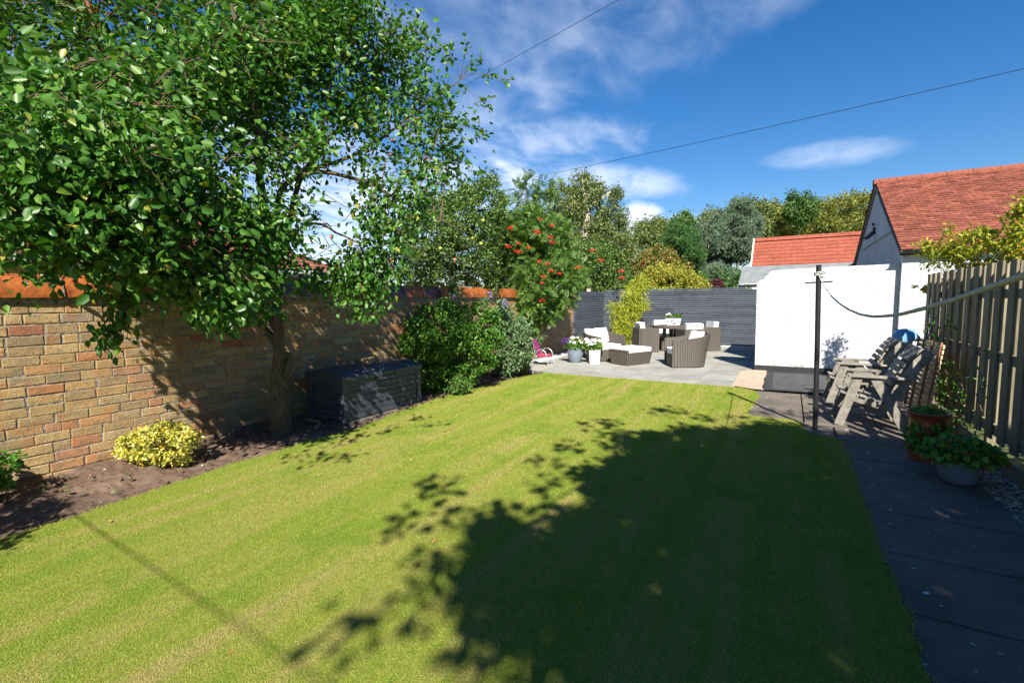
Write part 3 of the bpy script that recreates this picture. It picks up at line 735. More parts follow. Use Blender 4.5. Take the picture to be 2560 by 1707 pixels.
def shed():
    t = thing('felt_roofed_shed', 'low shed with grey mineral felt roof behind the slatted fence', 'shed', (-1.5, 17.6, 0))
    MB().box(.22, 4.6, .1, 1.5, 0, 1.84).build('wall', M['gapshade_shedwall'], t)
    V = [(0, 0, 1.98), (4.8, 0, 1.98), (4.8, .55, 2.62), (.08, .55, 2.62)]
    V2 = [(.0, 0, 1.95), (4.8, 0, 1.95), (4.8, .55, 2.585), (.08, .55, 2.585)]
    MB().add(V+V2, [(0,1,2,3),(4,7,6,5),(0,4,5,1),(1,5,6,2),(2,6,7,3),(3,7,4,0)]).build('roof', M['felt'], t)
    MB().add([(.08, .55, 2.585), (4.8, .55, 2.585), (4.8, 2.2, 2.5), (.08, 2.2, 2.5), (.08, .55, 2.62), (4.8, .55, 2.62), (4.8, 2.2, 2.54), (.08, 2.2, 2.54)], [(0,3,2,1),(4,5,6,7),(0,1,5,4),(1,2,6,5),(2,3,7,6),(3,0,4,7)]).build('rear_roof', M['felt'], t)
    MB().box(0, 4.8, -.025, -.002, 1.90, 1.985).build('fascia', M['gutter'], t)
    m = MB(); rs = np.random.RandomState(2)
    for _ in range(60): blob(m, (rs.uniform(.1, .75), -.01+rs.uniform(0, .05), 1.99+rs.uniform(0, .03)), rs.uniform(.012, .03), rs, .6)
    m.build('filler_foam', M['white'], t)
shed()
def occluder():  # invented hidden box, added to cast shade on patio and back fence
    t = thing('shadow_box', 'added unseen store standing out of sight behind the white wall', 'occluder', (-.42, 12.6, 0))
    MB().box(0, 2.0, 0, 1.9, .04, 1.9).build('box', M['fencegrey'], t); MB().box(-.05, 2.05, -.05, 1.95, 1.902, 1.95).build('lid', M['felt'], t)
occluder()
def bungalow():
    t = thing('bungalow', 'neighbouring bungalow with brown tiled hipped roof seen through the plum tree', 'house', (-11.2, 9.6, 0))
    rs = np.random.RandomState(35); ex, ey = 0, 0          # eave corner nearest
    MB().box(-9, -.6, -18, -.6, 0, 2.25).build('wall', M['cream'], t)
    z0 = 2.42; run = 4.6; rise = 2.3
    # slope facing the garden (+x) clipped by the hip
    mb = MB()
    g = .26; v = 0; vl = math.hypot(run, rise)
    while v < vl:
        hip = run*(v/vl)
        tiles(mb, (ex-run*v/vl, ey-hip, z0+rise*v/vl), (0, -1, 0), (-run, 0, rise), 17-hip, g, .30, g, rs, .02, 1, .02); v += g
    v = 0
    while v < vl:
        hip = run*(v/vl)
        tiles(mb, (ex-hip, ey-run*v/vl, z0+rise*v/vl), (-1, 0, 0), (0, -run, rise), max(.3, 9.2-2*hip), g, .30, g, rs, .02, 1, .02); v += g
    mb.build('roof', M['browntile'], t)
    MB().add([(0, 0, z0-.03), (0, -17, z0-.03), (-9.2, -17, z0-.03), (-9.2, 0, z0-.03), (-4.6, -4.6, z0+rise-.03), (-4.6, -17, z0+rise-.03)], [(0,1,5,4),(0,4,3),(3,4,5,2),(0,3,2,1),(1,2,5)]).build('roof_deck', M['browntile'], t)
    MB().box(-.02, .06, -17, .06, z0-.20, z0-.04).build('fascia', M['white'], t); MB().box(-9, -.021, -.02, .06, z0-.20, z0-.04).build('fascia', M['white'], t)
    MB().box(.062, .14, -17, .1, z0-.12, z0-.02).build('gutter', M['white'], t, bevel=.02)
    MB().tube([(-2.6, -2.6, z0+1.2), (-2.6, -2.6, z0+1.75)], .12, 10).build('vent_pipe', M['terra'], t)
bungalow()

# ================================================================ GARDEN OBJECTS
def storage_box():
    t = thing('storage_box', 'charcoal plastic garden storage box with plank-effect sides against the wall', 'storage box', (-4.80, 3.97, .0))
    W, D = 1.45, .68      # along y, into -x
    MB().box(-D+.03, -.03, .03, W-.03, .02, .54).build('body', M['plasticbox'], t)
    m = MB()
    for i in range(7):
        z = .035+i*.073; m.box(-.03, -.012, .085, W-.085, z, z+.068)
    m.build('front_panel', M['plasticbox'], t, bevel=.006, seg=2)
    m = MB()
    for i in range(7):
        z = .035+i*.073; m.box(-D+.09, -.085, .012, .03, z, z+.068)
    m.build('side_panel', M['plasticbox'], t, bevel=.006, seg=2)
    m = MB()
    for i in range(7):
        z = .035+i*.073; m.box(-D+.09, -.085, W-.03, W-.012, z, z+.068)
    m.build('side_panel', M['plasticbox'], t, bevel=.006, seg=2)
    for (x, y) in ((-.085, 0), (-.085, W-.085), (-D, 0), (-D, W-.085)):
        dx = .008 if x > -.2 else -.008; dy = -.008 if y < .2 else .008
        MB().frust([(x+dx, y+dy), (x+.085+dx, y+dy), (x+.085+dx, y+.085+dy), (x+dx, y+.085+dy)], [(x, y), (x+.085, y), (x+.085, y+.085), (x, y+.085)], 0, .55).build('corner_post', M['plasticbox'], t, bevel=.008)
    lid = MB().prism([(-D-.02, .545), (.02, .545), (.025, .60), (-.02, .628), (-.25, .665), (-D, .655), (-D-.02, .63)], 'y', -.02, W+.02)
    l = lid.build('lid', M['plasticbox'], t, smooth=True, bevel=.012, seg=3, angle=35)
    MB().box(-.010, .012, W/2-.17, W/2+.17, .485, .535).build('handle', M['plasticbox'], t, bevel=.012, seg=3)
    MB().box(.022, .03, W/2+.16, W/2+.19, .50, .60).build('latch', M['blackmetal'], t, bevel=.003)
storage_box()
p = onX(1010, 905, -5.3)
mb = MB().box(-.06, .06, -.11, .11, 0, .075); o = mb.build('loose_brick', M['brick'], None, bevel=.008); o.location = (-5.38, 4.95, .652); o.rotation_euler = (0, 0, .25)
tag(o, 'loose old brick lying on the back of the storage box lid', 'brick')
mb = MB().box(-.40, .36, -.74, .74, 0, .035); o = mb.build('paving_slab', M['path'], None, bevel=.006); o.location = (-5.12, 4.75, -.012); tag(o, 'stone slab bedded under the storage box', 'slab')
# curved broken edging by the trunk
mb = MB(); a0 = np.linspace(.2, 2.0, 9)
mb.tube([(-5.25+.30*math.cos(a), 3.62+.30*math.sin(a)*.8, .03) for a in a0], .022, 6); o = mb.build('edging', M['picket'], None, smooth=True); tag(o, 'curved timber edging by the foot of the plum trunk', 'edging')
mb = MB(); blob(mb, (-5.3, 1.62, .045), .018, rs, .9); o = mb.build('fallen_plum', M['plumpink'], None, smooth=True); tag(o, 'pink fallen plum on the soil close to the brick wall', 'plum')

def weave_shell(outer, n_u, z_lo, topf, thick, flare, mat, name, parent, capw=.03):
    """open curved shell following a plan curve; topf(s) gives height, flare leans it outward towards the top"""
    pts = [Vector((x, y, 0)) for x, y in outer]; N = len(pts); vs = []; K = 8
    nrm = []
    for i in range(N):
        d = (pts[min(i+1, N-1)]-pts[max(i-1, 0)]).normalized(); nrm.append(Vector((d.y, -d.x, 0)))
    for i in range(N):
        s = i/(N-1); zt = topf(s)
        for k in range(K+1):
            f = k/K; z = z_lo+(zt-z_lo)*f; p = pts[i]+nrm[i]*(flare(s)*(f**1.2)); vs.append((p.x, p.y, z))
        for k in range(K+1):
            f = 1-k/K; z = z_lo+(zt-z_lo)*f; p = pts[i]+nrm[i]*(flare(s)*(f**1.2)-thick); vs.append((p.x, p.y, z))
    W = 2*(K+1); fs = []
    for i in range(N-1):
        for k in range(W):
            k2 = (k+1) % W; fs.append((i*W+k, i*W+k2, (i+1)*W+k2, (i+1)*W+k))
    fs.append(tuple(range(W))); fs.append(tuple(reversed(range((N-1)*W, N*W))))
    return MB().add(vs, fs).build(name, mat, parent, smooth=True, bevel=.012, seg=2, angle=55)
def pillow(name, parent, w, h, th, M4, seed=0, crease=.02):
    rs = np.random.RandomState(seed); n = 13; vs = []; fs = []
    ph = rs.uniform(0, 6, 4)
    for side in (1, -1):
        for i in range(n):
            for j in range(n):
                u, v = i/(n-1)*2-1, j/(n-1)*2-1
                pin = 1-.10*(abs(u)**2)*(1-abs(v)**2)*0
                q = (1-u**4)*(1-v**4); z = side*th/2*(q**.42 if q > 0 else 0)
                z += side*crease*(q**.5)*(.5*math.sin(3*u+2*v+ph[0])+.5*math.sin(5*v-3*u+ph[1]))*.5
                x = u*w/2*(1-.07*(1-v*v)*-1*0+(-.06*(1-abs(v))**1 if abs(u) > .9 else 0)); y = v*h/2*(1+(-.06*(1-abs(u)) if abs(v) > .9 else 0))
                vs.append((x, y, z))
    for s in (0, 1):
        b = s*n*n
        for i in range(n-1):
            for j in range(n-1):
                q = (b+i*n+j, b+(i+1)*n+j, b+(i+1)*n+j+1, b+i*n+j+1); fs.append(q if s == 0 else tuple(reversed(q)))
    m = MB().add(vs, fs); m.xf(M4); o = m.build(name, M['cushion'], parent)
    import bmesh
    bm = bmesh.new(); bm.from_mesh(o.data); bmesh.ops.remove_doubles(bm, verts=bm.verts, dist=.0008); bmesh.ops.recalc_face_normals(bm, faces=bm.faces); bm.to_mesh(o.data); bm.free()
    o.data.shade_smooth(); return o
def T(x, y, z, rx=0, ry=0, rz=0): return Matrix.Translation((x, y, z)) @ Matrix.Rotation(rz, 4, 'Z') @ Matrix.Rotation(ry, 4, 'Y') @ Matrix.Rotation(rx, 4, 'X')
def tub_chair(label, loc, rz, two):
    """opening faces local +x"""
    t = thing('tub_armchair', label, 'armchair', loc, rz, 'round-backed wicker armchairs')
    plan = [(.40, -.39)]+[(.2, -.39), (.05, -.39)]+[(.0+.39*math.cos(a), .39*math.sin(a)) for a in np.linspace(-PI/2, -3*PI/2, 17)][1:-1]+[(.05, .39), (.2, .39), (.40, .39)]
    top = lambda s: .61+.13*math.sin(PI*s)**1.3
    weave_shell([(x, y) for x, y in plan][::-1], 0, .02, top, .05, lambda s: .02+.10*math.sin(PI*s)**.9, M['wicker'], 'shell', t)
    # base under the seat with bowed front
    fr = [(.36, -.338), (.40, -.15), (.41, 0), (.40, .15), (.36, .338)]
    bk = [(.0+.335*math.cos(a), .335*math.sin(a)) for a in np.linspace(PI/2, 3*PI/2, 11)]
    MB().prism(fr+bk, 'z', .02, .29).build('seat_base', M['wicker'], t, bevel=.01)
    sc_ = .97
    MB().prism([(x*sc_+.01, y*sc_) for x, y in fr+bk], 'z', .295, .40).build('seat_cushion', M['cushion'], t, smooth=True, bevel=.035, seg=4, angle=80)
    pillow('back_pillow', t, .50, .42, .15, T(-.16, .12, .60, PI/2-.28, 0, PI/2+.25), 3)
    pillow('back_pillow', t, .50, .42, .15, T(-.15, -.14, .59, PI/2-.30, 0, PI/2-.30), 5)
    return t
tub_chair('round-backed wicker armchair with white cushions behind the footstool, facing right', (-4.08, 11.50, .03), math.radians(-30), 1)
tub_chair('round-backed wicker armchair seen side-on, nearest the white wall, facing left', (-1.98, 11.20, .03), math.radians(205), 1)
def footstool():
    t = thing('footstool', 'six-sided wicker footstool with white seat cushion between the armchairs', 'footstool', (-3.20, 11.00, .03), math.radians(63))
    def ring(w, d, c=.0): return [(-w/2, -d/2), (w/2, -d/2), (w/2, d/2), (-w/2, d/2)]
    MB().frust(ring(.76, .50), ring(.84, .60), 0, .30).build('base', M['wicker'], t, bevel=.012)
    MB().frust([(-.42, -.30), (-.37, -.30), (-.37, .30), (-.42, .30)], [(-.43, -.305), (-.38, -.305), (-.38, .305), (-.43, .305)], .302, .36).build('side_rail', M['wicker'], t, bevel=.012)
    MB().frust([(.37, -.30), (.42, -.30), (.42, .30), (.37, .30)], [(.38, -.305), (.43, -.305), (.43, .305), (.38, .305)], .302, .36).build('side_rail', M['wicker'], t, bevel=.012)
    MB().box(-.365, .365, -.30, .30, .304, .40).build('cushion', M['cushion'], t, smooth=True, bevel=.04, seg=4, angle=80)
footstool()
def dining_chair(label, loc, rz):
    """faces local +x, back at -x"""
    t = thing('dining_chair', label, 'chair', loc, rz, 'boxy wicker chairs tucked in round the dining table')
    MB().box(-.30, -.24, -.30, .30, .0, .70).build('backrest', M['wicker'], t, bevel=.014)
    for s in (-1, 1):
        MB().box(-.239, .30, s*.27-.03, s*.27+.03, .0, .695).build('arm_panel', M['wicker'], t, bevel=.014)
    MB().box(-.239, .28, -.239, .239, .02, .34).build('seat_base', M['wicker'], t)
    MB().box(-.225, .27, -.235, .235, .342, .43).build('seat_cushion', M['cushion'], t, smooth=True, bevel=.035, seg=4, angle=80)
    MB().box(-.07, .07, -.23, .23, -.20, .22).xf(T(-.16, 0, .63, 0, -.16, 0)).build('back_cushion', M['cushion'], t, smooth=True, bevel=.045, seg=4, angle=80)
    return t
tx, ty = -2.82, 14.33
d0 = dining_chair('boxy wicker dining chair at the near left of the round table', (-3.58, 13.80, .03), math.radians(35))
copy_thing(d0, (-2.30, 13.58, .03), math.radians(125), 'boxy wicker dining chair half hidden behind the side-on armchair')
copy_thing(d0, (-2.08, 14.84, .03), math.radians(215), 'boxy wicker dining chair closest to the shaded corner by the slatted fence')
copy_thing(d0, (-3.38, 15.05, .03), math.radians(-55), 'boxy wicker dining chair on the far side of the table beside the golden bamboo')
def table():
    t = thing('dining_table', 'round wicker dining table with flower trough on top', 'table', (tx, ty, .03))
    MB().lathe([(.60, .67), (.66, .68), (.66, .735), (.64, .745)], 48).build('tabletop', M['wicker'], t, smooth=True, angle=40)
    for a in (45, 135, 225, 315):
        c, s = math.cos(math.radians(a-10)), math.sin(math.radians(a-10))
        MB().beam((c*.40, s*.40, 0), (c*.36, s*.36, .67), .09, .09, (1, 0, 0)).build('leg', M['wicker'], t, bevel=.01)
table()

# ---- flowers
def flower_heads(name, P, size, mat, parent, rs=R, petals=5, single=True):
    V = []; Fq = []
    for p in P:
        nm = rs.normal(size=3)*.6+np.array([.25, -.5, .9]); nm /= np.linalg.norm(nm); a = np.cross(nm, [0, 0, 1.01]); a /= np.linalg.norm(a); b = np.cross(nm, a)
        s = size*rs.uniform(.75, 1.25)
        for k in range(petals):
            t = 2*PI*k/petals; t1, t2 = t-.62, t+.62; f = lambda q, r, h=0: p+(a*math.cos(q)+b*math.sin(q))*r*s+nm*h*s
            i = len(V); V += [p, f(t1, .75, .12), f(t, 1.0, .02), f(t2, .75, .12)]; Fq.append((i, i+1, i+2, i+3))
        if single: link(name, fastmesh(name, V, Fq), mat, parent); V = []; Fq = []
    if not single: return link(name, fastmesh(name, V, Fq), mat, parent)
def dome(c, rx, ry, rz, n, rs=R, lo=-.3):
    d = unit(rs.normal(size=(n*3, 3))); d = d[d[:, 2] > lo][:n]; return np.array(c)+d*np.array([rx, ry, rz])*rs.uniform(.35, 1, (len(d), 1))**.4
def pot(name, label, loc, prof, mat, soil_z, soil_r, inner=None):
    t = thing(name, label, 'plant pot', loc); 
    MB().lathe(prof, 36).build('pot', mat, t, smooth=True, angle=50)
    MB().lathe([(soil_r*.5, soil_z-.01), (soil_r, soil_z)], 24).build('compost', M['soil'], t)
    return t
gp = pot('flower_pot', 'rounded slate-blue pot of purple and white pansies beside the white planter', (-4.45, 10.62, .03),
         [(.115, 0), (.15, .06), (.185, .16), (.195, .24), (.185, .31), (.19, .345), (.205, .36), (.20, .375), (.178, .37), (.17, .33)], M['bluepot'], .335, .171)
link('foliage', leaf_mesh('f', dome((0, 0, .42), .27, .24, .17, 1100), .055, .5), M['potleaf'], gp)
flower_heads('white_flower', dome((.10, -.03, .50), .26, .2, .14, 26, lo=.0), .045, M['petal_w'], gp)
flower_heads('purple_flower', dome((-.17, -.08, .47), .16, .15, .13, 22, lo=-.1), .04, M['petal_p'], gp)
wp = thing('square_planter', 'square white planter of white petunias beside the slate-blue pot', 'plant pot', (-3.98, 10.66, .03), math.radians(28))
MB().frust([(-.115, -.115), (.115, -.115), (.115, .115), (-.115, .115)], [(-.13, -.13), (.13, -.13), (.13, .13), (-.13, .13)], 0, .33).build('pot', M['whitepot'], wp, bevel=.008)
MB().box(-.10, .10, -.10, .10, .331, .345).build('compost', M['soil'], wp)
link('foliage', leaf_mesh('f', dome((-.02, 0, .40), .22, .2, .16, 800), .045, .5), M['potleaf'], wp)
flower_heads('white_flower', dome((.0, -.04, .46), .23, .22, .16, 46, lo=.0), .048, M['petal_w'], wp)
tr = thing('flower_trough', 'small white lattice trough of pansies standing on the dining table', 'planter', (-2.92, 14.36, .776), math.radians(4))
MB().frust([(-.18, -.08), (.18, -.08), (.18, .08), (-.18, .08)], [(-.215, -.10), (.215, -.10), (.215, .10), (-.215, .10)], 0, .20).build('trough', M['whitepot'], tr, bevel=.006)
MB().box(-.20, .20, -.085, .085, .201, .212).build('compost', M['soil'], tr)
m = MB(); rs2 = np.random.RandomState(4)
for i in range(70):
    u, w_ = rs2.uniform(-.17, .17), rs2.uniform(.03, .17); m.box(u-.007, u+.007, -.104, -.093, w_-.005, w_+.005)
m.build('lattice_pattern', M['fencegrey'], tr)
link('foliage', leaf_mesh('f', np.concatenate([dome((.10, 0, .27), .12, .08, .08, 260), dome((-.13, 0, .25), .07, .06, .06, 120)]), .045, .5), M['potleaf'], tr)
flower_heads('white_flower', dome((-.14, -.02, .30), .07, .06, .05, 10, lo=0), .035, M['petal_w'], tr)
flower_heads('purple_flower', dome((.12, 0, .33), .11, .06, .05, 8, lo=0), .03, M['petal_p'], tr)
def tuft(name, label, c, n, h, spread, mat, seed, cat='ornamental grass', wid=.006):
    rs = np.random.RandomState(seed); a = rs.uniform(0, 2*PI, n); o = np.stack([np.cos(a), np.sin(a), 0*a], 1)
    L = h*rs.uniform(.6, 1.1, n)[:, None]; lean = rs.uniform(.1, 1, n)[:, None]*spread; base = o*rs.uniform(0, .09, n)[:, None]
    b = np.stack([-np.sin(a), np.cos(a), 0*a], 1)*wid
    z = np.array([[0, 0, 1.]]); p1 = base+o*lean*.35+z*L*.6; p2 = base+o*lean*1.0+z*L*(1-.35*lean/spread)
    V = np.stack([base-b, base+b, p1+b*.8, p1-b*.8, p2, p2+b*.1], 1).reshape(-1, 3); i = np.arange(n)[:, None]*6
    me = fastmesh(name, V, np.concatenate([i+np.array([[0, 1, 2, 3]]), i+np.array([[3, 2, 5, 4]])]))
    ob = link(name, me, mat); ob.location = c; return tag(ob, label, cat)
tuft('ornamental_grass', 'straw and green ornamental grass behind the slate-blue pot', (-4.75, 11.7, .02), 420, .62, .42, M['strawgrass'], 3)
tuft('ornamental_grass', 'small orange-tinged grass tuft where the border meets the patio', (-4.78, 8.62, .02), 300, .28, .24, M['strawgrass'], 4)

def kid_chair():
    t = thing('child_chair', 'small silver-framed child chair with pink mesh and red cushion', 'chair', (-4.97, 9.93, .01), math.radians(4))
    for s in (-1, 1):
        y = s*.19
        MB().tube([(.20, y, 0), (.16, y, .25), (.13, y, .34), (.05, y, .40), (-.05, y, .385), (-.13, y, .30), (-.16, y, .22)], .010, 8).build('armrest', M['silver'], t, smooth=True)
        MB().tube([(-.24, y*.85, 0), (-.16, y*.9, .16), (.16, y*.9, .23)], .009, 8).build('leg', M['silver'], t, smooth=True)
        MB().tube([(-.10, y*.8, .21), (-.17, y*.8, .38), (-.23, y*.8, .64)], .009, 8).build('back_tube', M['silver'], t, smooth=True)
    MB().add([(-.10, -.15, .215), (-.10, .15, .215), (-.225, .15, .63), (-.225, -.15, .63), (-.12, -.15, .21), (-.12, .15, .21), (-.245, .15, .62), (-.245, -.15, .62)], [(0,1,2,3),(7,6,5,4),(0,4,5,1),(2,6,7,3),(1,5,6,2),(3,7,4,0)]).build('backrest', M['pink'], t)
    MB().box(-.12, .17, -.155, .155, .222, .232).build('seat', M['pink'], t)
    MB().box(-.10, .16, -.14, .14, .234, .268).build('cushion', M['redcush'], t, bevel=.014)
kid_chair()

# ---- clothes pole, rope
t = thing('clothes_pole', 'black metal washing line pole standing at the lawn edge', 'pole', (.31, 6.44, 0))
MB().tube([(0, 0, -.05), (-.015, 0, 1.0), (-.035, 0, 1.915)], .027, 20).build('post', M['blackmetal'], t, smooth=True, angle=60)
MB().tube([(-.16, .04, 1.715), (.10, -.05, 1.722)], .008, 8).build('cross_pin', M['blackmetal'], t, smooth=True)
def rope():
    X = .285
    px = [(2052, 700), (2066, 722), (2080, 742), (2100, 760), (2122, 774), (2150, 786), (2180, 791), (2200, 791), (2225, 789), (2255, 785), (2319, 768.6), (2384, 750), (2452, 726), (2560, 689.4), (2700, 640)]
    pts = [onX(x, y, X) for x, y in px]
    pts = [np.array([.275, 6.41, 1.81])]+pts; dd = pts[-1]-pts[-2]; pts.append(pts[-1]+dd*((-1.6-pts[-1][1])/dd[1]))
    mb = MB(); mb.tube([tuple(p) for p in pts], .0052, 10)
    knot = MB()
    for k in range(3):
        a = np.linspace(0, 2*PI, 14); knot.tube([(.275+.040*math.cos(q), 6.44+.040*math.sin(q), 1.80+.014*k+.006*math.sin(q+k)) for q in a], .0075, 6, False)
    for k in range(2):
        a = np.linspace(0, 2*PI, 12); knot.tube([(.315+.026*math.cos(q), 6.39+.012*math.sin(q*2+k), 1.80+.030*math.sin(q)+.008*k) for q in a], .007, 6, False)
    o = mb.build('washing_line', M['rope'], None, smooth=True); tag(o, 'pale grey washing line sagging from the pole past the camera', 'rope')
    knot.build('knot', M['rope'], o, smooth=True)
rope()

# ---- weathered armchairs
def wood_chair(label, loc, rz=0):
    """faces local -x; width along y 0..W"""
    t = thing('garden_armchair', label, 'garden chair', loc, rz, 'weathered slatted armchairs in front of the picket fence'); W = .60
    w = M['greywood']
    def bar(name, p, q, a, b, up=(0, 1, 0)): return MB().beam(p, q, a, b, up).build(name, w, t, bevel=.005)
    for y in (.02, W-.02):
        bar('leg', (.03, y, 0), (.20, y, .585), .095, .036)
        bar('leg', (.66, y, 0), (.36, y, .58), .095, .036)
        yo = y+(.037 if y < .3 else -.037)
        bar('seat_rail', (.10, yo, .36), (.52, yo, .245), .09, .034)
        # curved back side: laminated from short lengths
        m = MB(); P = [(.50, yo, .26), (.58, yo, .44), (.655, yo, .62), (.745, yo, .78), (.845, yo, .90)]
        for a, b in zip(P[:-1], P[1:]):
            A, B = Vector(a), Vector(b); m.beam(A-(B-A)*.04, B+(B-A)*.04, .115, .032, (0, 1, 0))
        m.build('back_stile', w, t, bevel=.004)
        MB().box(.10, .72, y-.048, y+.048, .590, .618).build('armrest', w, t, bevel=.007)
        MB().box(.20, .40, y-(-.019), y+.040, .50, .585).build('arm_bracket', w, t, bevel=.004) if y < .3 else MB().box(.20, .40, y-.040, y-.019, .50, .585).build('arm_bracket', w, t, bevel=.004)
    for i in range(6):
        f = i/5; x = .09+.42*f; z = .408-.115*f
        if i == 0: x, z = .065, .395
        MB().box(-.034, .034, .015, W-.015, -.010, .010).xf(T(x, 0, z, 0, .27, 0)).build('seat_slat', w, t, bevel=.004)
    # rounded slatted back
    P = [Vector((.47, 0, .29)), Vector((.545, 0, .46)), Vector((.62, 0, .635)), Vector((.705, 0, .79)), Vector((.80, 0, .905))]
    for i in range(10):
        f = i/9*3.9; k = min(int(f), 3); q = P[k].lerp(P[k+1], f-k); d = (P[k+1]-P[k]).normalized(); an = math.atan2(d.z, d.x)
        MB().box(-.029, .029, .0, W, .045, .066).xf(T(q.x, 0, q.z, 0, -an, 0)).build('back_slat', w, t, bevel=.004)
    bar('stretcher', (.46, .05, .27), (.46, W-.05, .27), .05, .03, (0, 0, 1))
    return t
c1 = wood_chair('weathered slatted garden armchair nearest the camera', (.53, 6.78, .018))
c2 = copy_thing(c1, (.50, 7.98, .018), 0, 'weathered slatted garden armchair farther away against the white wall')
def lattice():
    t = thing('leaning_trellis', 'pale pine slatted panel leaning against the picket fence behind the chairs', 'panel', (1.40, 6.98, .10))
    m = MB(); z = 0
    for i in range(15): 
        m.box(.0, .018, 0, 1.12, i*.060, i*.060+.046)
    m.xf(T(0, 0, .02, 0, .12, 0)); m.build('slats', M['lightwood'], t, bevel=.002, seg=1)
    for y in (.02, .40, .80, 1.09):
        m = MB().box(-.020, -.001, y, y+.022, -.01, .91); m.xf(T(0, 0, .02, 0, .12, 0)); m.build('batten', M['brownwood'], t, bevel=.002, seg=1)
lattice()
def towel():
    rs = np.random.RandomState(5); n, m_ = 40, 16; vs = []; fs = []
    for j in range(m_):
        f = j/(m_-1); th = f*PI*.5*1.05
        for i in range(n):
            a = 2*PI*i/n; fold = 1+.10*f*math.sin(5*a+1.3)+.06*f*math.sin(9*a+.4)+.03*math.sin(3*a+5*f)
            r = .225*math.sin(min(th, PI/2))*fold; z = .93+.10*math.cos(th)-(.16*max(0, f-.72)*4*(.6+.4*math.sin(3*a)))*.5+.012*math.sin(4*a+7*f)
            vs.append((1.30+r*.85, 8.86, z) if j == 0 and False else (1.50+r*math.cos(a)*.68, 8.98+r*math.sin(a)*.75, z+.03))
    for j in range(m_-1):
        for i in range(n): fs.append((j*n+i, j*n+(i+1)%n, (j+1)*n+(i+1)%n, (j+1)*n+i))
    o = MB().add(vs, fs).build('towel', M['blue'], None); md = o.modifiers.new('s', 'SOLIDIFY'); md.thickness = .012; o.data.shade_smooth()
    tag(o, 'folded blue towel draped over the bin behind the slatted armchairs', 'towel')
    o = MB().lathe([(.10, 0), (.115, .2), (.125, .90), (.11, .95)], 20, (1.50, 8.98)).build('bin', M['whitepot'], None, smooth=True); tag(o, 'round pale bin under the blue towel by the white wall', 'bin')
towel()
tp = pot('terracotta_pot', 'tall glazed terracotta pot with rolled rim beside the picket fence', (1.16, 5.72, .02),
         [(.125, 0), (.135, .05), (.14, .36), (.135, .39), (.15, .415), (.168, .43), (.172, .445), (.160, .455), (.142, .445), (.132, .40)], M['terra'], .405, .134)
link('foliage', leaf_mesh('f', np.concatenate([dome((0, .03, .43), .13, .11, .05, 130), dome((-.10, -.13, .22), .08, .06, .14, 130, lo=-1), dome((.06, -.14, .30), .10, .04, .08, 60, lo=-1)]), .05, .7), M['potleaf'], tp)
sp = pot('strawberry_pot', 'round slate-blue pot overflowing with strawberry leaves on the path', (1.25, 5.10, .02),
         [(.09, 0), (.12, .03), (.145, .11), (.155, .19), (.158, .235), (.147, .24), (.14, .22)], M['bluepot'], .205, .141)
link('foliage', leaf_mesh('f', np.concatenate([dome((0, 0, .24), .26, .22, .13, 760, lo=-.15), dome((-.05, -.06, .22), .22, .18, .06, 160, lo=-.4)]), .056, .8, .8), M['potleaf'], sp)
m = MB(); rs2 = np.random.RandomState(3)
for p in dome((0, -.03, .26), .23, .21, .13, 16, rs2, -.1): blob(m, tuple(p), .012, rs2, 1)
m.build('strawberries', M['berry'], sp, smooth=True)

# ---- overhead cables
def cable(label, pts, r):
    o = MB().tube(pts, r, 6).build('overhead_cable', M['cable'], None, smooth=True); tag(o, label, 'cable', 'cables strung across the sky'); return o
def sagged(a, b, s, n=24): 
    a, b = np.array(a), np.array(b); return [tuple(a+(b-a)*t+np.array([0, 0, -4*s*t*(1-t)])) for t in np.linspace(0, 1, n)]
cable('steep black overhead cable crossing the cloudy sky beside the plum tree', sagged(at(1700, -85, 14), at(1040, 282, 26), .0), .009)
cable('long sagging overhead cable rising to the right above the red roofs', sagged(at(2700, 140, 13), at(900, 520, 45), .35), .010)
cable('thin distant overhead cable low over the treetops', sagged(at(1480, 562, 60), at(1900, 545, 55), .1), .010)
o = MB().tube([(-3.62, -.55, 1.85), (-3.3, -.72, 2.0), (.75, -2.82, 4.0), (2.5, -3.8, 4.9)], .0052, 6).build('washing_cable', M['rope'], None, smooth=True); tag(o, 'taut line overhead behind the camera whose shadow crosses the lawn', 'cable')

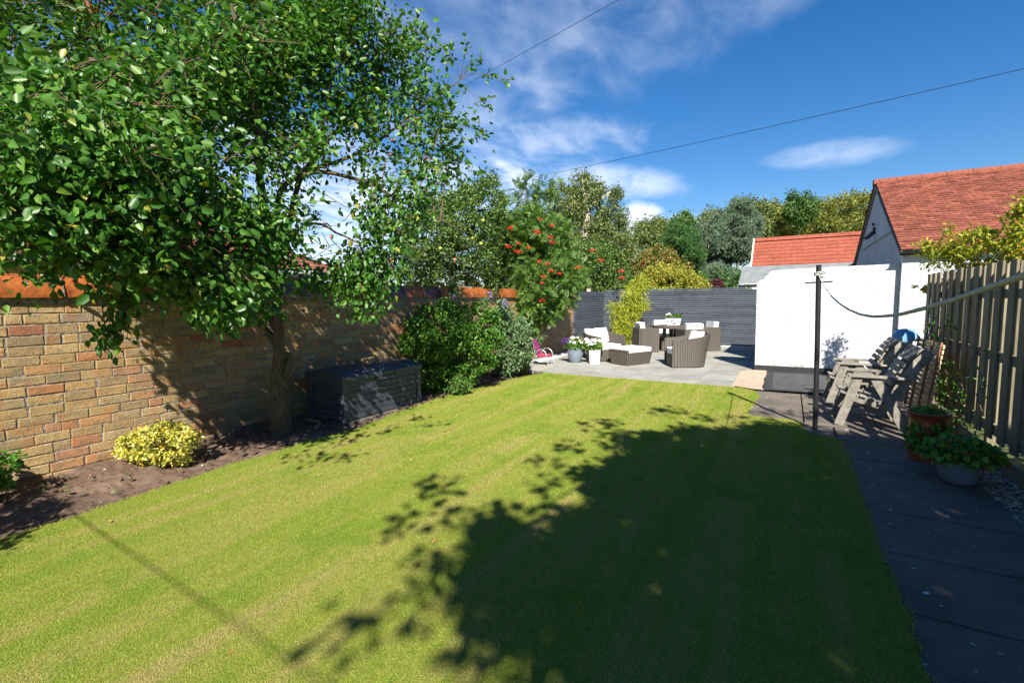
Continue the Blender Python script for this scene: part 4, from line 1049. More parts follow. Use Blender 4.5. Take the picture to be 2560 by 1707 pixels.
# ================================================================ VEGETATION
def plum_tree():
    base = np.array([-5.27, 3.43, 0.0])
    t = thing('plum_tree', 'leafy plum tree with dark fruit leaning over the brick wall and storage box', 'tree', tuple(base))
    L = []
    tr = MB(); A = lambda x, y, d: tuple(at(x, y, d)-base)
    ld = np.array([-.377, .6536, -.656])
    g0 = (0, 0, -.05)
    # trunk, then limbs
    low_ = [Vector(p) for p in ((.02, -.01, -.08), (.02, -.01, .0), A(702, 1045, 5.62), A(700, 1005, 5.62), A(694, 970, 5.6), A(696, 930, 5.57), A(700, 880, 5.5))]
    tr.tube(low_, [.17, .135, .118, .112, .098, .078, .066], 14)
    sk = limb(tr, [A(700, 900, 5.52), A(697, 840, 5.48), A(692, 760, 5.42), A(686, 690, 5.4), A(668, 600, 5.2)], .068, .045, 12, .003)
    stub = limb(tr, [A(708, 965, 5.55), A(722, 915, 5.55), A(724, 880, 5.55)], .05, .032, 10)
    S = list(sk[8:])
    S += limb(tr, [A(700, 870, 5.5), A(660, 820, 5.5), A(610, 775, 5.45), A(545, 725, 5.2), A(430, 660, 4.7), A(300, 640, 4.3)], .05, .018, 8, .004)
    S += limb(tr, [A(696, 830, 5.5), A(668, 780, 5.75), A(662, 740, 5.8), A(640, 640, 5.9), A(560, 520, 5.7)], .045, .02, 8, .004)
    S += limb(tr, [A(668, 600, 5.2), A(600, 500, 4.8), A(480, 420, 4.2), A(300, 340, 3.7), A(120, 260, 3.3)], .05, .014, 8, .006)
    S += limb(tr, [A(668, 600, 5.2), A(650, 440, 4.9), A(640, 280, 4.6), A(600, 100, 4.4), A(570, -60, 4.3)], .05, .014, 8, .006)
    S += limb(tr, [A(690, 660, 5.35), A(720, 560, 5.4), A(760, 430, 5.5), A(860, 300, 5.6), A(940, 190, 5.7), A(980, 70, 5.8)], .042, .012, 8, .006)
    S += limb(tr, [A(700, 590, 5.3), A(700, 480, 5.1), A(780, 432, 5.1), A(880, 445, 5.2), A(970, 485, 5.3), A(1060, 530, 5.4), A(1150, 575, 5.6)], .036, .008, 8, .003)
    S += limb(tr, [A(760, 430, 5.5), A(900, 380, 5.7), A(1040, 280, 5.9), A(1150, 200, 6.1)], .028, .006, 6, .004)
    S += limb(tr, [A(690, 640, 5.3), A(770, 560, 5.4), A(860, 590, 5.5), A(960, 640, 5.6)], .024, .006, 6, .004)
    S += limb(tr, [A(600, 500, 4.8), A(420, 520, 4.2), A(250, 560, 3.8), A(90, 560, 3.5)], .03, .010, 6, .006)
    S += limb(tr, [A(480, 420, 4.2), A(360, 250, 3.8), A(260, 150, 3.7)], .026, .010, 6, .006)
    rs = np.random.RandomState(41)
    dep = lambda a, b: np.interp(a, [-200, 0, 350, 690, 950, 1250], [3.1, 3.25, 3.75, 4.75, 5.5, 6.0]) + .35*rs.uniform(-1, 1)
    main = [(-120, 250), (0, 235), (90, 190), (200, 160), (250, 200), (330, 150), (400, 130), (470, 60), (560, 30), (640, 90), (720, 70), (800, 10), (905, -30), (930, 55), (1010, 60), (1040, 110), (1110, 150),
            (1170, 210), (1195, 280), (1150, 330), (1120, 360), (1165, 400), (1150, 440), (1060, 452), (960, 430), (830, 425), (770, 470), (740, 560), (720, 640), (680, 700), (640, 760), (560, 790), (500, 755), (450, 700),
            (380, 700), (260, 672), (150, 660), (60, 655), (-120, 655)]
    C = clumps_in(main, 960, dep, 1.3, rs, 8)-base
    def keep(Cc, thin):
        W = Cc+base; t_ = (W[:, 0]+5.75)/.377; Yh = W[:, 1]+.6536*t_; Zh = W[:, 2]-.656*t_
        k = ~((Zh > -.1) & (Zh < 1.9) & (Yh < 2.35+.42*(1.65-Zh)))
        k &= ~((Zh > -.3) & (Zh < 1.7) & (Yh > 3.2) & (rs.uniform(size=len(W)) < thin))
        return Cc[k]
    C = keep(C, .76)
    drape = clumps_in([(960, 440), (1090, 470), (1050, 540), (1005, 610), (990, 690), (940, 740), (900, 800), (870, 740), (820, 700), (770, 730), (740, 690), (800, 640), (870, 650), (900, 590), (900, 520)], 60, 5.3, .5, rs)-base
    droopA = clumps_in([(240, 690), (330, 700), (335, 790), (300, 830), (245, 885), (225, 870), (280, 800)], 16, 3.75, .15, rs)-base
    low = clumps_in([(430, 690), (650, 680), (640, 740), (580, 790), (500, 780), (450, 740)], 26, 3.7, .35, rs)-base
    tips = np.array([at(1265, 200, 6.0), at(1225, 192, 6.0), at(1165, 118, 5.9), at(1125, 132, 5.9), at(1200, 148, 6.0), at(1208, 250, 6.0), at(1215, 262, 6.0), at(1040, 48, 5.8), at(960, 30, 5.7), at(1210, 340, 6.0), at(1130, 395, 5.9),
                     at(1185, 430, 5.9), at(1170, 165, 6), at(1085, 120, 5.9), at(1150, 455, 5.8), at(1045, 90, 5.8)])-base
    over = []
    for x, y, z in ((740, 1015, 2.9), (790, 1010, 3.1), (830, 1000, 3.0), (900, 985, 3.3), (960, 960, 3.2), (1000, 975, 3.1), (1060, 965, 3.3), (1090, 950, 3.2), (700, 1045, 2.9), (745, 1050, 3.0), (800, 1045, 3.1), (870, 950, 3.2), (1040, 930, 3.4), (930, 940, 3.3), (1130, 935, 3.3), (1180, 925, 3.5), (770, 985, 3.1), (850, 970, 3.2)):
        g_ = onZ(x*1.0884, y*1.0884, .02); over.append((g_[0]+.575*z, g_[1]-.996*z, z))
    over = [q for q in over if (lambda v: CX+F*v[0]/-v[2])(CMn.T @ (np.array(q)-CO)) < 780]
    over = np.array(over)-base
    tw = MB()
    allP, allD = [], []
    for CC, per, Ls, rr, up in ((C, 62, .50, .115, .15), (drape, 44, .36, .10, -.15), (droopA, 16, .22, .045, -.9), (low, 36, .32, .07, -.1), (tips, 9, .26, .022, .15), (over, 22, .30, .07, .1)):
        b = twigs_to(tw, CC, S if CC is C else list(S)+[tuple(q) for q in C[::2]], .0065 if CC is C else .004, 4, .12, .9 if CC is not C else 1.6)
        P, D, ax, ln = sprays(CC, b, per, Ls, rr, rs, up)
        allP.append(P); allD.append(D)
        for c, a, l in zip(CC, ax, ln): tw.tube([c-a*l*.45, c+a*l*.05, c+a*l*.5], [.0045, .0035, .002], 4, False)
    # bare twiggy window below the arching limb
    for _ in range(46):
        x, y = rs.uniform(770, 1010), rs.uniform(480, 630); a = at(x, y, rs.uniform(5.2, 5.6))-base; b = a+np.array([rs.normal()*.22, rs.normal()*.16, rs.normal()*.14-.02])
        tw.tube([a, (a+b)/2+rs.normal(size=3)*.03, b], [.005, .004, .002], 4, False)
    P = np.concatenate(allP); D = np.concatenate(allD)
    # keep the real gap over the sky window and clear space in front of the lit wall
    link('crown', leaf_mesh('crown', P, .067, .62, .22, .5, .16, rs, .42, D), M['plum'], t)
    tr.build('trunk', M['bark'], t, smooth=True, angle=80)
    tw.build('twigs', M['twig'], t)
    fr = [(1063, 396, 5.2, 0), (898, 590, 5.2, 0), (777, 550, 5.1, 0), (742, 566, 5.0, 1), (829, 592, 5.3, 1), (476, 508, 3.9, 0), (486, 512, 3.9, 0), (470, 505, 3.95, 0), (195, 555, 3.4, 0), (979, 648, 5.3, 1), (1137, 650, 5.6, 1),
          (449, 733, 4.0, 1), (493, 748, 4.1, 1), (446, 746, 4.0, 1), (810, 562, 5.3, 1), (976, 388, 5.3, 0), (640, 413, 4.6, 1), (525, 545, 4.1, 0), (420, 557, 4.0, 0), (980, 352, 5.4, 0), (305, 610, 3.6, 0), (880, 360, 5.2, 0), (752, 690, 5.0, 0), (762, 664, 5.0, 0)]
    for x, y, d, k in fr:
        m = MB(); c = at(x, y, d-.35 if y < 620 and x < 700 else d)-base
        m.lathe([(.003, -.024), (.013, -.020), (.021, -.008), (.0225, .004), (.018, .018), (.008, .024), (.002, .022)], 12); m.xf(T(*c))
        o = m.build('plum', M['plumpink' if k else 'plumfruit'], t, smooth=True, angle=90)
plum_tree()
def cherry_tree():
    rs = np.random.RandomState(43); base = np.array([-8.2, 2.9, 0.])
    t = thing('cherry_tree', 'large dark-leaved cherry tree with reddish shoots behind the plum tree', 'tree', tuple(base))
    poly = [(-150, -80), (900, -80), (885, 30), (800, 130), (700, 260), (520, 330), (300, 400), (120, 470), (-150, 520)]
    C = clumps_in(poly, 480, lambda a, b: 6.6+.8*rs.uniform(-1, 1), 1.0, rs)-base
    tr = MB(); A = lambda x, y, d: tuple(at(x, y, d)-base)
    S = limb(tr, [(0, 0, -.1), (.1, 0, 1.6), A(380, 500, 7.4), A(330, 330, 7.0), A(250, 120, 6.8), A(200, -80, 6.7)], .16, .03, 10)[6:]
    S += limb(tr, [A(380, 500, 7.4), A(480, 300, 7.0), A(560, 120, 6.6), A(620, -80, 6.5)], .09, .02, 8)
    S += limb(tr, [A(380, 500, 7.4), A(250, 400, 7.0), A(100, 300, 6.6), A(-60, 220, 6.4)], .08, .02, 8)
    S += limb(tr, [A(480, 300, 7.0), A(640, 180, 6.8), A(820, 40, 6.6)], .06, .015, 8)
    tr.build('trunk', M['barkred'], t, smooth=True)
    tw = MB(); b = twigs_to(tw, C, S, .012, 4); P, D, ax, ln = sprays(C, b, 34, .6, .13, rs, .3); tw.build('twigs', M['barkred'], t)
    link('crown', leaf_mesh('crown', P, .105, .5, .4, .5, .14, rs, .3, D), M['cherry'], t)
cherry_tree()

cA = cropper(940, 380, 3.734)
apple, Ca = bg_tree('apple_tree', 'apple tree with upright shoots and yellow-green fruit behind the brick wall', 'tree',
    cA([(300, 640), (400, 520), (480, 430), (560, 420), (680, 430), (760, 380), (830, 330), (900, 320), (950, 380), (1000, 300), (1030, 230), (1060, 210), (1105, 260), (1120, 400), (1180, 450), (1160, 520), (1160, 640), (1130, 900), (1120, 1100), (1160, 1290), (800, 1330), (400, 1300), (220, 1240), (110, 1120), (150, 960), (200, 800)]),
    10.7, 2.6, 330, 85, .24, .060, 'apple', droop=.1)
org = np.array(apple.location)
for x, y, d in ((980, 855, 9.6), (295, 712, 9.6), (745, 778, 9.7), (160, 1025, 9.5), (905, 805, 9.7), (600, 900, 9.7), (1000, 640, 9.9)):
    p = at(940+x/3.734, 380+y/3.734, d)-org; m = MB().lathe([(.004, -.036), (.024, -.030), (.036, -.006), (.036, .010), (.024, .030), (.006, .028)], 14); m.xf(T(*p)); m.build('apple', M['applefruit'], apple, smooth=True, angle=90)
def pinnate_mesh(name, P, size, rs):
    """rowan: each leaf a stalk with paired narrow leaflets"""
    n = len(P); t = rs.normal(size=(n, 3)); t[:, 2] -= .25; t = unit(t); nm = rs.normal(size=(n, 3)); nm[:, 2] += 1.0; nm -= t*(nm*t).sum(1, keepdims=True); nm = unit(nm); b = np.cross(nm, t)
    L = size*rs.uniform(.7, 1.2, n)[:, None]; V = []; 
    for k in range(5):
        u = .18+.18*k; w = .30*math.sin(PI*(.25+.62*u))
        for s in (-1, 1):
            c = P+t*L*u-nm*L*.10*u*u; e = b*s*L*w+t*L*.14
            h = t*L*.085
            V.append(np.stack([c, c+e*.5-h, c+e-nm*L*.03, c+e*.5+h], 1))
    c = P+t*L*.98-nm*L*.1; V.append(np.stack([P, c-b*L*.02, c+t*L*.22, c+b*L*.02+t*L*.05], 1))
    V = np.stack(V, 1).reshape(-1, 3)
    return fastmesh(name, V, np.arange(len(V)).reshape(-1, 4))
def rowan():
    rs = np.random.RandomState(45)
    poly = cA([(1085, 700), (1150, 600), (1230, 560), (1330, 520), (1420, 500), (1560, 510), (1660, 560), (1750, 680), (1830, 900), (1900, 1100), (1900, 1200), (1840, 1380), (1780, 1430), (1700, 1520), (1500, 1600), (1420, 1800), (1350, 1800), (1290, 1600), (1230, 1500), (1190, 1400), (1090, 1250), (1060, 1130), (1110, 1000), (1120, 880)])
    base = np.array([-6.4, 10.6, 0.]); t = thing('rowan_tree', 'rowan tree laden with red berry clusters hanging over the brick wall', 'tree', tuple(base))
    C = clumps_in(poly, 300, 12.1, 1.9, rs, 3)
    for cx_, y0, y1 in ((1330, 260, 460), (1410, 190, 420), (1520, 260, 480), (1650, 245, 460), (1240, 400, 520), (1480, 330, 470), (1180, 440, 560)):
        yy_ = np.arange(y0, y1, 18); C = np.concatenate([C, [at(940+(cx_+rs.normal()*8)/3.734, 380+q/3.734, 12.1+rs.normal()*.05) for q in yy_]])
    C -= base
    tr = MB(); A = lambda x, y, d=12.1: tuple(at(940+x/3.734, 380+y/3.734, d)-base)
    S = limb(tr, [(0, 0, -.1), (.05, 0, 1.2), A(1400, 1250), A(1420, 1000), A(1460, 750), A(1500, 450)], .09, .02, 10)[3:]
    S += limb(tr, [A(1400, 1250), A(1600, 1200), A(1750, 1150), A(1850, 1080)], .04, .012, 6); S += limb(tr, [A(1420, 1000), A(1280, 850), A(1180, 700), A(1200, 520)], .04, .01, 6)
    S += limb(tr, [A(1460, 750), A(1400, 500), A(1410, 210)], .02, .005, 6); S += limb(tr, [A(1460, 750), A(1640, 500), A(1655, 260)], .02, .005, 6)
    S += limb(tr, [A(1400, 1250, 12), A(1350, 1400, 11.7), A(1400, 1600, 11.5)], .03, .008, 6); S += limb(tr, [A(1500, 450), A(1520, 270)], .012, .004, 6); S += limb(tr, [A(1380, 520), A(1330, 260)], .012, .004, 6)
    twigs_to(tr, C[::3], S, .010, 4); tr.build('trunk', M['bark'], t, smooth=True)
    P = fluff(C[:300], 34, .25, rs); P2 = fluff(C[300:], 4, .06, rs)
    link('crown', pinnate_mesh('crown', np.concatenate([P, P2]), .20, rs), M['rowan'], t)
    for x, y in [(1530, 630), (1640, 690), (1500, 745), (1515, 760), (1245, 720), (1115, 720), (1650, 845), (1225, 880), (1240, 890), (1310, 930), (1340, 935), (1425, 895), (1525, 1025), (1600, 1045), (1635, 1110), (1565, 1165), (1550, 1225), (1550, 1390), (1715, 1135), (1885, 1080), (1330, 855), (1630, 800), (1265, 705)]:
        m = MB(); big = .07 if (x, y) not in ((1330, 855), (1265, 705), (1550, 1225), (1715, 1135)) else .05
        c = at(940+x/3.734, 380+y/3.734, 11.05)-base
        for q in dome((0, 0, 0), big, big, big*.6, 36, rs, -.6): blob(m, tuple(c+q), .0105, rs, 1)
        m.build('berry_cluster', M['berry'], t)
rowan()

c6 = cropper(1400, 400, 3.92); c7 = cropper(1860, 380, 3.36)
b, _ = bg_tree('birch_tree', 'tall birch with pale trunk and sparse yellow-green foliage', 'tree',
    c6([(-140, 330), (0, 235), (120, 230), (190, 140), (235, 130), (280, 210), (370, 240), (420, 260), (440, 330), (380, 420), (280, 480), (300, 560), (420, 560), (640, 600), (700, 720), (760, 860), (700, 950), (650, 1050), (600, 1000), (450, 1000), (200, 900), (0, 800), (-100, 600)]), 24, 4.5, 330, 60, .42, .115, 'birch', trunk=(.16, 'birchbark'), inset=3)
tr = MB(); O = np.array(b.location); A = lambda x, y, d=23.6: tuple(at(1400+x/3.92, 400+y/3.92, d)-O)
limb(tr, [A(240, 760), A(262, 560), A(258, 460), A(250, 400), A(262, 380)], .16, .12, 8); limb(tr, [A(262, 500), A(300, 450), A(400, 385), (A(490, 318))], .10, .05, 8); limb(tr, [A(255, 420), A(235, 300), A(220, 180)], .09, .03, 8)
tr.build('limbs', M['birchbark'], b, smooth=True)
P = np.concatenate([clumps_in(c6([(500, 270), (560, 250), (600, 290), (590, 350), (540, 400), (620, 440), (650, 520), (640, 640), (560, 640), (500, 520), (440, 600), (380, 640), (320, 580), (340, 500), (450, 430), (500, 360)]), 60, 23.6, 1.6)])-O
link('crown', leaf_mesh('crown2', fluff(P, 42, .34), .105, .55), M['birch'], b)
bg_tree('green_tree', 'mid-green fruiting tree spilling over the side of the slatted fence', 'tree',
    c6([(-20, 900), (120, 830), (240, 850), (430, 840), (560, 900), (640, 1000), (660, 1080), (640, 1200), (560, 1290), (470, 1300), (430, 1330), (390, 1320), (330, 1250), (150, 1250), (60, 1300), (-40, 1290)]), lambda a, b: float(np.interp(a, [1400, 1480, 1560], [15.9, 17.2, 18.6])), 1.2, 260, 80, .27, .085, 'apple', trunk=None)
o = bpy.data.objects['green_tree']; O = np.array(o.location)
for x, y in [(600, 1090), (605, 1155), (400, 985), (175, 1050), (210, 1100), (105, 745), (320, 890)]:
    m = MB(); c = at(1400+x/3.92, 400+y/3.92, 15.9)-O
    for q in dome((0, 0, 0), .10, .10, .06, 26, R, -.6): blob(m, tuple(c+q), .018, R, 1)
    m.build('berry_cluster', M['berry'], o)
bg_tree('olive_green_tree', 'dull olive tree right of the birch, above the orange-berried shrub', 'tree', c6([(755, 690), (800, 650), (850, 630), (920, 595), (990, 590), (1045, 660), (1060, 760), (1040, 900), (960, 930), (860, 900), (780, 820)]), 34, 3.5, 150, 60, .5, .15, 'olive')
bg_tree('sycamore_tree', 'dark sycamore with open pointed top behind the dark green pine', 'tree', c6([(1060, 640), (1120, 590), (1170, 560), (1215, 525), (1255, 520), (1265, 580), (1310, 560), (1330, 640), (1320, 740), (1250, 760), (1100, 760)]), 33, 2.5, 60, 50, .4, .16, 'greenfar')
bg_tree('dark_pine_tree', 'dense dark green pine in the middle of the background trees', 'tree', c6([(1005, 800), (1060, 740), (1110, 690), (1140, 650), (1230, 660), (1320, 720), (1345, 800), (1385, 900), (1385, 990), (1300, 1020), (1250, 1080), (1180, 1010), (1100, 930), (1040, 890)]), 28, 3, 230, 60, .38, .16, 'fir', needles=True, crown_name='crown')
t, _ = bg_tree('blue_pine_tree', 'broad blue-green pine with visible dark trunk beside the red-roofed outbuilding', 'tree', c6([(1330, 720), (1380, 650), (1440, 590), (1560, 530), (1620, 560), (1660, 520), (1760, 430), (1850, 420), (1900, 520), (1970, 600), (1930, 720), (1900, 860), (1900, 960), (1780, 1000), (1700, 960), (1650, 1020), (1560, 960), (1440, 1000), (1380, 960), (1360, 860)]), 30, 4.5, 330, 62, .40, .19, 'pine', needles=True, trunk=(.30, 'bark'))
O = np.array(t.location)
P = clumps_in(c6([(1280, 1040), (1400, 1010), (1500, 1040), (1620, 1060), (1720, 1100), (1780, 1160), (1700, 1230), (1560, 1220), (1440, 1180), (1300, 1120)]), 110, 29, 3)-O
link('lower_crown', needle_mesh('lc', fluff(P, 45, .4), .18), M['pine'], t)
bg_tree('willow_tree', 'olive-yellow feathery tree directly behind the blue-green pine', 'tree', c6([(1340, 640), (1400, 560), (1420, 520), (1480, 490), (1560, 540), (1640, 530), (1680, 440), (1720, 395), (1760, 440), (1840, 400), (1900, 420), (1980, 390), (2040, 440), (2070, 560), (2090, 740), (1900, 760), (1700, 800), (1400, 760)]), 40, 4, 300, 60, .6, .17, 'olive')
bg_tree('willow_tree', 'yellow-green feathery tree between the two red roofs', 'tree', c7([(60, 560), (200, 420), (260, 430), (330, 470), (400, 540), (560, 480), (620, 430), (680, 440), (740, 410), (880, 370), (1020, 355), (1060, 390), (1060, 700), (60, 720)]), 42, 4, 330, 60, .6, .18, 'yellowgreen', droop=.1)
bg_tree('lime_tree', 'bright green rounded treetop rising above the yellow-green trees', 'tree', c7([(365, 380), (400, 365), (440, 380), (500, 370), (545, 345), (570, 400), (610, 440), (600, 520), (560, 580), (480, 600), (400, 590), (340, 540), (360, 450)]), 38, 2.5, 90, 60, .5, .17, 'greenfar', trunk=None)
bg_tree('orange_shrub', 'orange-tinged rowan shrub with berries above the golden hedge', 'shrub', c6([(700, 1010), (800, 930), (850, 890), (940, 870), (1060, 890), (1130, 930), (1155, 1010), (1290, 1060), (1250, 1120), (1100, 1130), (800, 1130), (720, 1090)]), 21.5, 2, 170, 60, .28, .10, 'orangeleaf')
bg_tree('golden_hedge', 'golden yellow hedge rising over the back slatted fence', 'hedge', c6([(640, 1300), (740, 1220), (800, 1150), (860, 1080), (960, 1040), (1100, 1050), (1180, 1060), (1260, 1110), (1340, 1130), (1410, 1170), (1455, 1270), (1455, 1420), (640, 1420)]), 19.6, 1.8, 330, 75, .24, .075, 'gold')
bg_tree('copper_shrub', 'small dark red shrub between pine trunk and slatted fence', 'shrub', c6([(1490, 1260), (1500, 1200), (1540, 1170), (1580, 1190), (1590, 1260)]), 20.5, .8, 26, 50, .2, .09, 'purple_leaf', trunk=(.03, 'bark'))
# dark understorey so the base of the tree belt is closed
t, _ = bg_tree('woodland', 'far band of mixed woodland closing the view under the treetops', 'woodland', [(1420, 640), (1480, 590), (1560, 570), (1640, 555), (1700, 560), (1760, 545), (1850, 545), (1950, 530), (2060, 510), (2140, 500), (2240, 500), (2240, 700), (1420, 700)], 50, 6, 420, 60, .9, .26, 'olive', trunk=None)
t['kind'] = 'stuff'
bg_tree('laurel_hedge', 'dark evergreen hedge low behind the slatted fence under the pines', 'hedge', [(1330, 690), (1480, 690), (1600, 680), (1700, 690), (1860, 690), (1900, 710), (1900, 760), (1330, 760)], 26, 2, 240, 60, .5, .16, 'fir', trunk=None)

# --- golden bamboo inside the patio corner
def bamboo():
    rs = np.random.RandomState(51); base = np.array([-4.85, 15.55, .02]); t = thing('golden_bamboo', 'clump of golden bamboo standing in front of the slatted fences', 'bamboo', tuple(base))
    poly = [(1560, 730), (1590, 700), (1612, 690), (1618, 716), (1600, 745), (1622, 760), (1600, 790), (1598, 830), (1585, 850), (1555, 850), (1540, 830), (1528, 790), (1528, 765), (1545, 742)]
    C = clumps_in(poly, 120, 15.5, .8, rs)-base; mb = MB()
    for c in C[::2]:
        f = np.array([c[0]*.2, c[1]*.2, 0]); mb.tube([f, f*.5+c*.5+np.array([0, 0, .2]), c], [.007, .006, .003], 5, False)
    mb.build('canes', M['canes'], t)
    link('foliage', leaf_mesh('f', fluff(C, 42, .20, rs, 1.2), .12, .14, .2, .5, .1, rs), M['bamboo'], t)
bamboo()

# --- border shrubs in front of the wall
c3 = cropper(980, 640, 4.355)
def shrub(name, label, poly, d, thick, nc, per, r, leaf, mat, foot, aspect=.5, seed=60, stems=26, droop=.2, extra=None, stemmat='twig', cat='shrub'):
    rs = np.random.RandomState(seed); base = np.array(foot, float); t = thing(name, label, cat, foot)
    C = clumps_in(poly, nc, d, thick, rs, 1)-base
    if extra is not None: C = np.concatenate([C, np.array(extra)-base])
    mb = MB()
    for c in C[rs.choice(len(C), min(stems, len(C)), False)]:
        f = np.array([c[0]*.15+rs.normal()*.03, c[1]*.15+rs.normal()*.03, 0]); m = f*.4+c*.6; m[2] += .12*c[2]
        mb.tube([f, m, c], [.010, .007, .003], 5, False)
    mb.build('stems', M[stemmat], t)
    link('foliage', leaf_mesh('f', fluff(C, per, r, rs), leaf, aspect, .5, droop, .14, rs), M[mat], t)
    return t, base
shrub('jasmine_bush', 'big glossy dark green bush next to the storage box', c3([(250, 640), (310, 520), (400, 500), (470, 560), (560, 520), (680, 480), (800, 520), (950, 500), (1080, 560), (1150, 700), (1190, 900), (1160, 1080), (1050, 1230), (900, 1290), (840, 1400), (780, 1440), (640, 1490), (480, 1500), (350, 1520), (335, 1350), (320, 1200), (200, 1080), (80, 1000), (60, 900), (160, 820), (120, 740)]),
      8.15, 1.1, 330, 60, .13, .058, 'bush', (-5.3, 6.5, .02), .42, 61, 50)
bd, B0 = shrub('buddleja', 'grey-leaved buddleja with lilac flower spikes and drooping stems', c3([(1080, 620), (1180, 560), (1260, 590), (1340, 680), (1440, 680), (1500, 800), (1600, 870), (1560, 930), (1490, 960), (1530, 1100), (1440, 1180), (1330, 1240), (1240, 1290), (1130, 1290), (1150, 1150), (1200, 1000), (1160, 800)]),
      9.45, .8, 150, 44, .13, .085, 'silverleaf', (-5.2, 7.95, .02), .28, 62, 40, .5,
      extra=[at(980+x/4.355, 640+y/4.355, 9.0) for x, y in ((650, 330), (660, 380), (700, 430), (690, 300), (740, 400), (1070, 450), (1240, 540), (1010, 500), (1620, 890), (1180, 500))])
for x, y in ((1070, 420), (1235, 505), (678, 458), (1230, 530)):
    c = at(980+x/4.355, 640+y/4.355, 8.9)-B0; rs3 = np.random.RandomState(x)
    P = np.array([c+np.array([rs3.normal()*.02, rs3.normal()*.02, u*.18-.09])*np.array([1, 1, 1]) for u in rs3.uniform(.2, .75, 60)]); flower_heads('flower_spike', P, .016, M['lilac'], bd, rs3, 4, False)
shrub('low_shrub', 'small bright green shrub at the front foot of the dark bush', c3([(640, 1430), (660, 1360), (720, 1320), (800, 1340), (850, 1400), (820, 1460), (720, 1500), (650, 1490)]), 7.75, .3, 26, 45, .09, .055, 'rowan', (-4.95, 6.35, .0), .4, 63, 8)
cy = cropper(250, 1000, 7.587)
shrub('variegated_shrub', 'rounded golden variegated shrub on the bare soil bed', cy([(400, 1090), (300, 1000), (370, 900), (360, 720), (480, 640), (620, 600), (640, 540), (760, 480), (850, 420), (900, 450), (1030, 440), (1050, 380), (1120, 300), (1160, 360), (1240, 440), (1400, 480), (1520, 440), (1700, 420), (1760, 520), (1880, 620), (1900, 700), (1800, 780), (1870, 880), (1780, 960), (1620, 1040), (1740, 1120), (1680, 1200), (1560, 1240), (1400, 1180), (1200, 1230), (1040, 1270), (940, 1230), (700, 1180), (560, 1120)]),
      4.48, .62, 230, 26, .040, .030, 'varieg', (-5.28, 2.14, .03), .62, 64, 30, .1)
shrub('green_shrub', 'glossy green shrub cut off by the left edge against the brick wall', [(-130, 1210), (-120, 1130), (-60, 1120), (0, 1150), (25, 1128), (50, 1135), (48, 1158), (28, 1180), (28, 1210), (10, 1240), (-40, 1262), (-110, 1250)], 3.72, .4, 60, 30, .055, .05, 'bush', (-5.5, .92, .03), .5, 65, 14)
shrub('side_shrub', 'leafy shrub just outside the left edge, casting the shadow across the bed', [(0, 0), (10, 0), (10, 10), (0, 10)], 3, .1, 2, 4, .1, .05, 'bush', (-4.35, -.05, .0), .5, 66, 4, extra=[tuple(np.array([-4.35, -.35, 1.0])+v) for v in dome((0, 0, 0), .55, .42, .75, 150, np.random.RandomState(1), -1)]) if False else None
def off_frame_shrub():
    rs = np.random.RandomState(66); base = np.array([-3.9, -.75, 0.]); t = thing('tall_shrub', 'tall shrub just outside the left edge that shades the near bed', 'shrub', tuple(base))
    C = dome((0, 0, 1.15), .62, .5, .95, 130, rs, -1); mb = MB()
    for c in C[::5]: mb.tube([(0, 0, 0), c*.5+np.array([0, 0, .2]), c], [.02, .012, .004], 5, False)
    mb.build('stems', M['bark'], t); link('foliage', leaf_mesh('f', fluff(C, 30, .12, rs), .06, .55, .5, .2, .14, rs), M['bush'], t)
off_frame_shrub()
# --- maple beyond the picket fence and its sprig through the fence
shrub('maple_shrub', 'yellow-green maple leaning over the top of the picket fence', c7([(1510, 950), (1600, 900), (1500, 870), (1490, 770), (1580, 760), (1680, 780), (1690, 700), (1700, 610), (1750, 640), (1740, 700), (1900, 700), (1990, 600), (2090, 650), (2120, 720), (2200, 640), (2260, 520), (2352, 400), (2600, 380), (2600, 900), (2352, 905), (2100, 950), (1900, 985), (1650, 1010)]),
      lambda a, b: float(np.interp(a, [2230, 2300, 2400, 2560], [7.9, 7.3, 6.5, 5.8])), .5, 165, 28, .12, .052, 'maple', (2.5, 8.6, 0), .5, 67, 40, .35, cat='shrub')
shrub('maple_shrub', 'thin maple sprig poking out past the far end of the picket fence', c7([(1350, 1115), (1420, 1120), (1540, 1110), (1660, 1130), (1680, 1170), (1600, 1190), (1500, 1180), (1440, 1140)]), 7.2, .2, 22, 16, .05, .050, 'maple', (1.95, 9.0, 0), .45, 68, 8, .3)
def climber():
    rs = np.random.RandomState(70); base = np.array([1.62, 7.0, .0]); t = thing('climbing_plant', 'straggly climber growing up the picket fence behind the terracotta pot', 'climber', tuple(base)); mb = MB(); P = []
    for k in range(11):
        y = rs.uniform(5.9, 8.2); h = rs.uniform(.5, 1.25); p = [np.array([1.64, y+(i*rs.normal()*.05), .05+h*i/6])-base for i in range(7)]
        mb.tube(p, .004, 4, False)
        for q in p: P += [q+rs.normal(size=3)*[.04, .07, .07] for _ in range(8 if y > 6.6 else 2)]
    mb.build('stems', M['twig'], t); link('foliage', leaf_mesh('f', np.array(P), .055, .4, .4, .3, .14, rs), M['bush'], t)
    P = []; 
climber()
def neighbour_hedge():
    # greenery of the next garden glimpsed through the picket gaps
    rs = np.random.RandomState(71); base = np.array([2.9, 4.0, 0]); t = thing('garden_hedge', 'sunlit yellow-green hedge glimpsed through the gaps of the picket fence', 'hedge', tuple(base))
    C = np.stack([rs.uniform(-.35, .35, 260), rs.uniform(-4, 5.2, 260), rs.uniform(.1, 1.45, 260)], 1)
    link('foliage', leaf_mesh('f', fluff(C, 26, .2, rs), .09, .55, .4, .2, .14, rs), M['gold'], t)
neighbour_hedge()

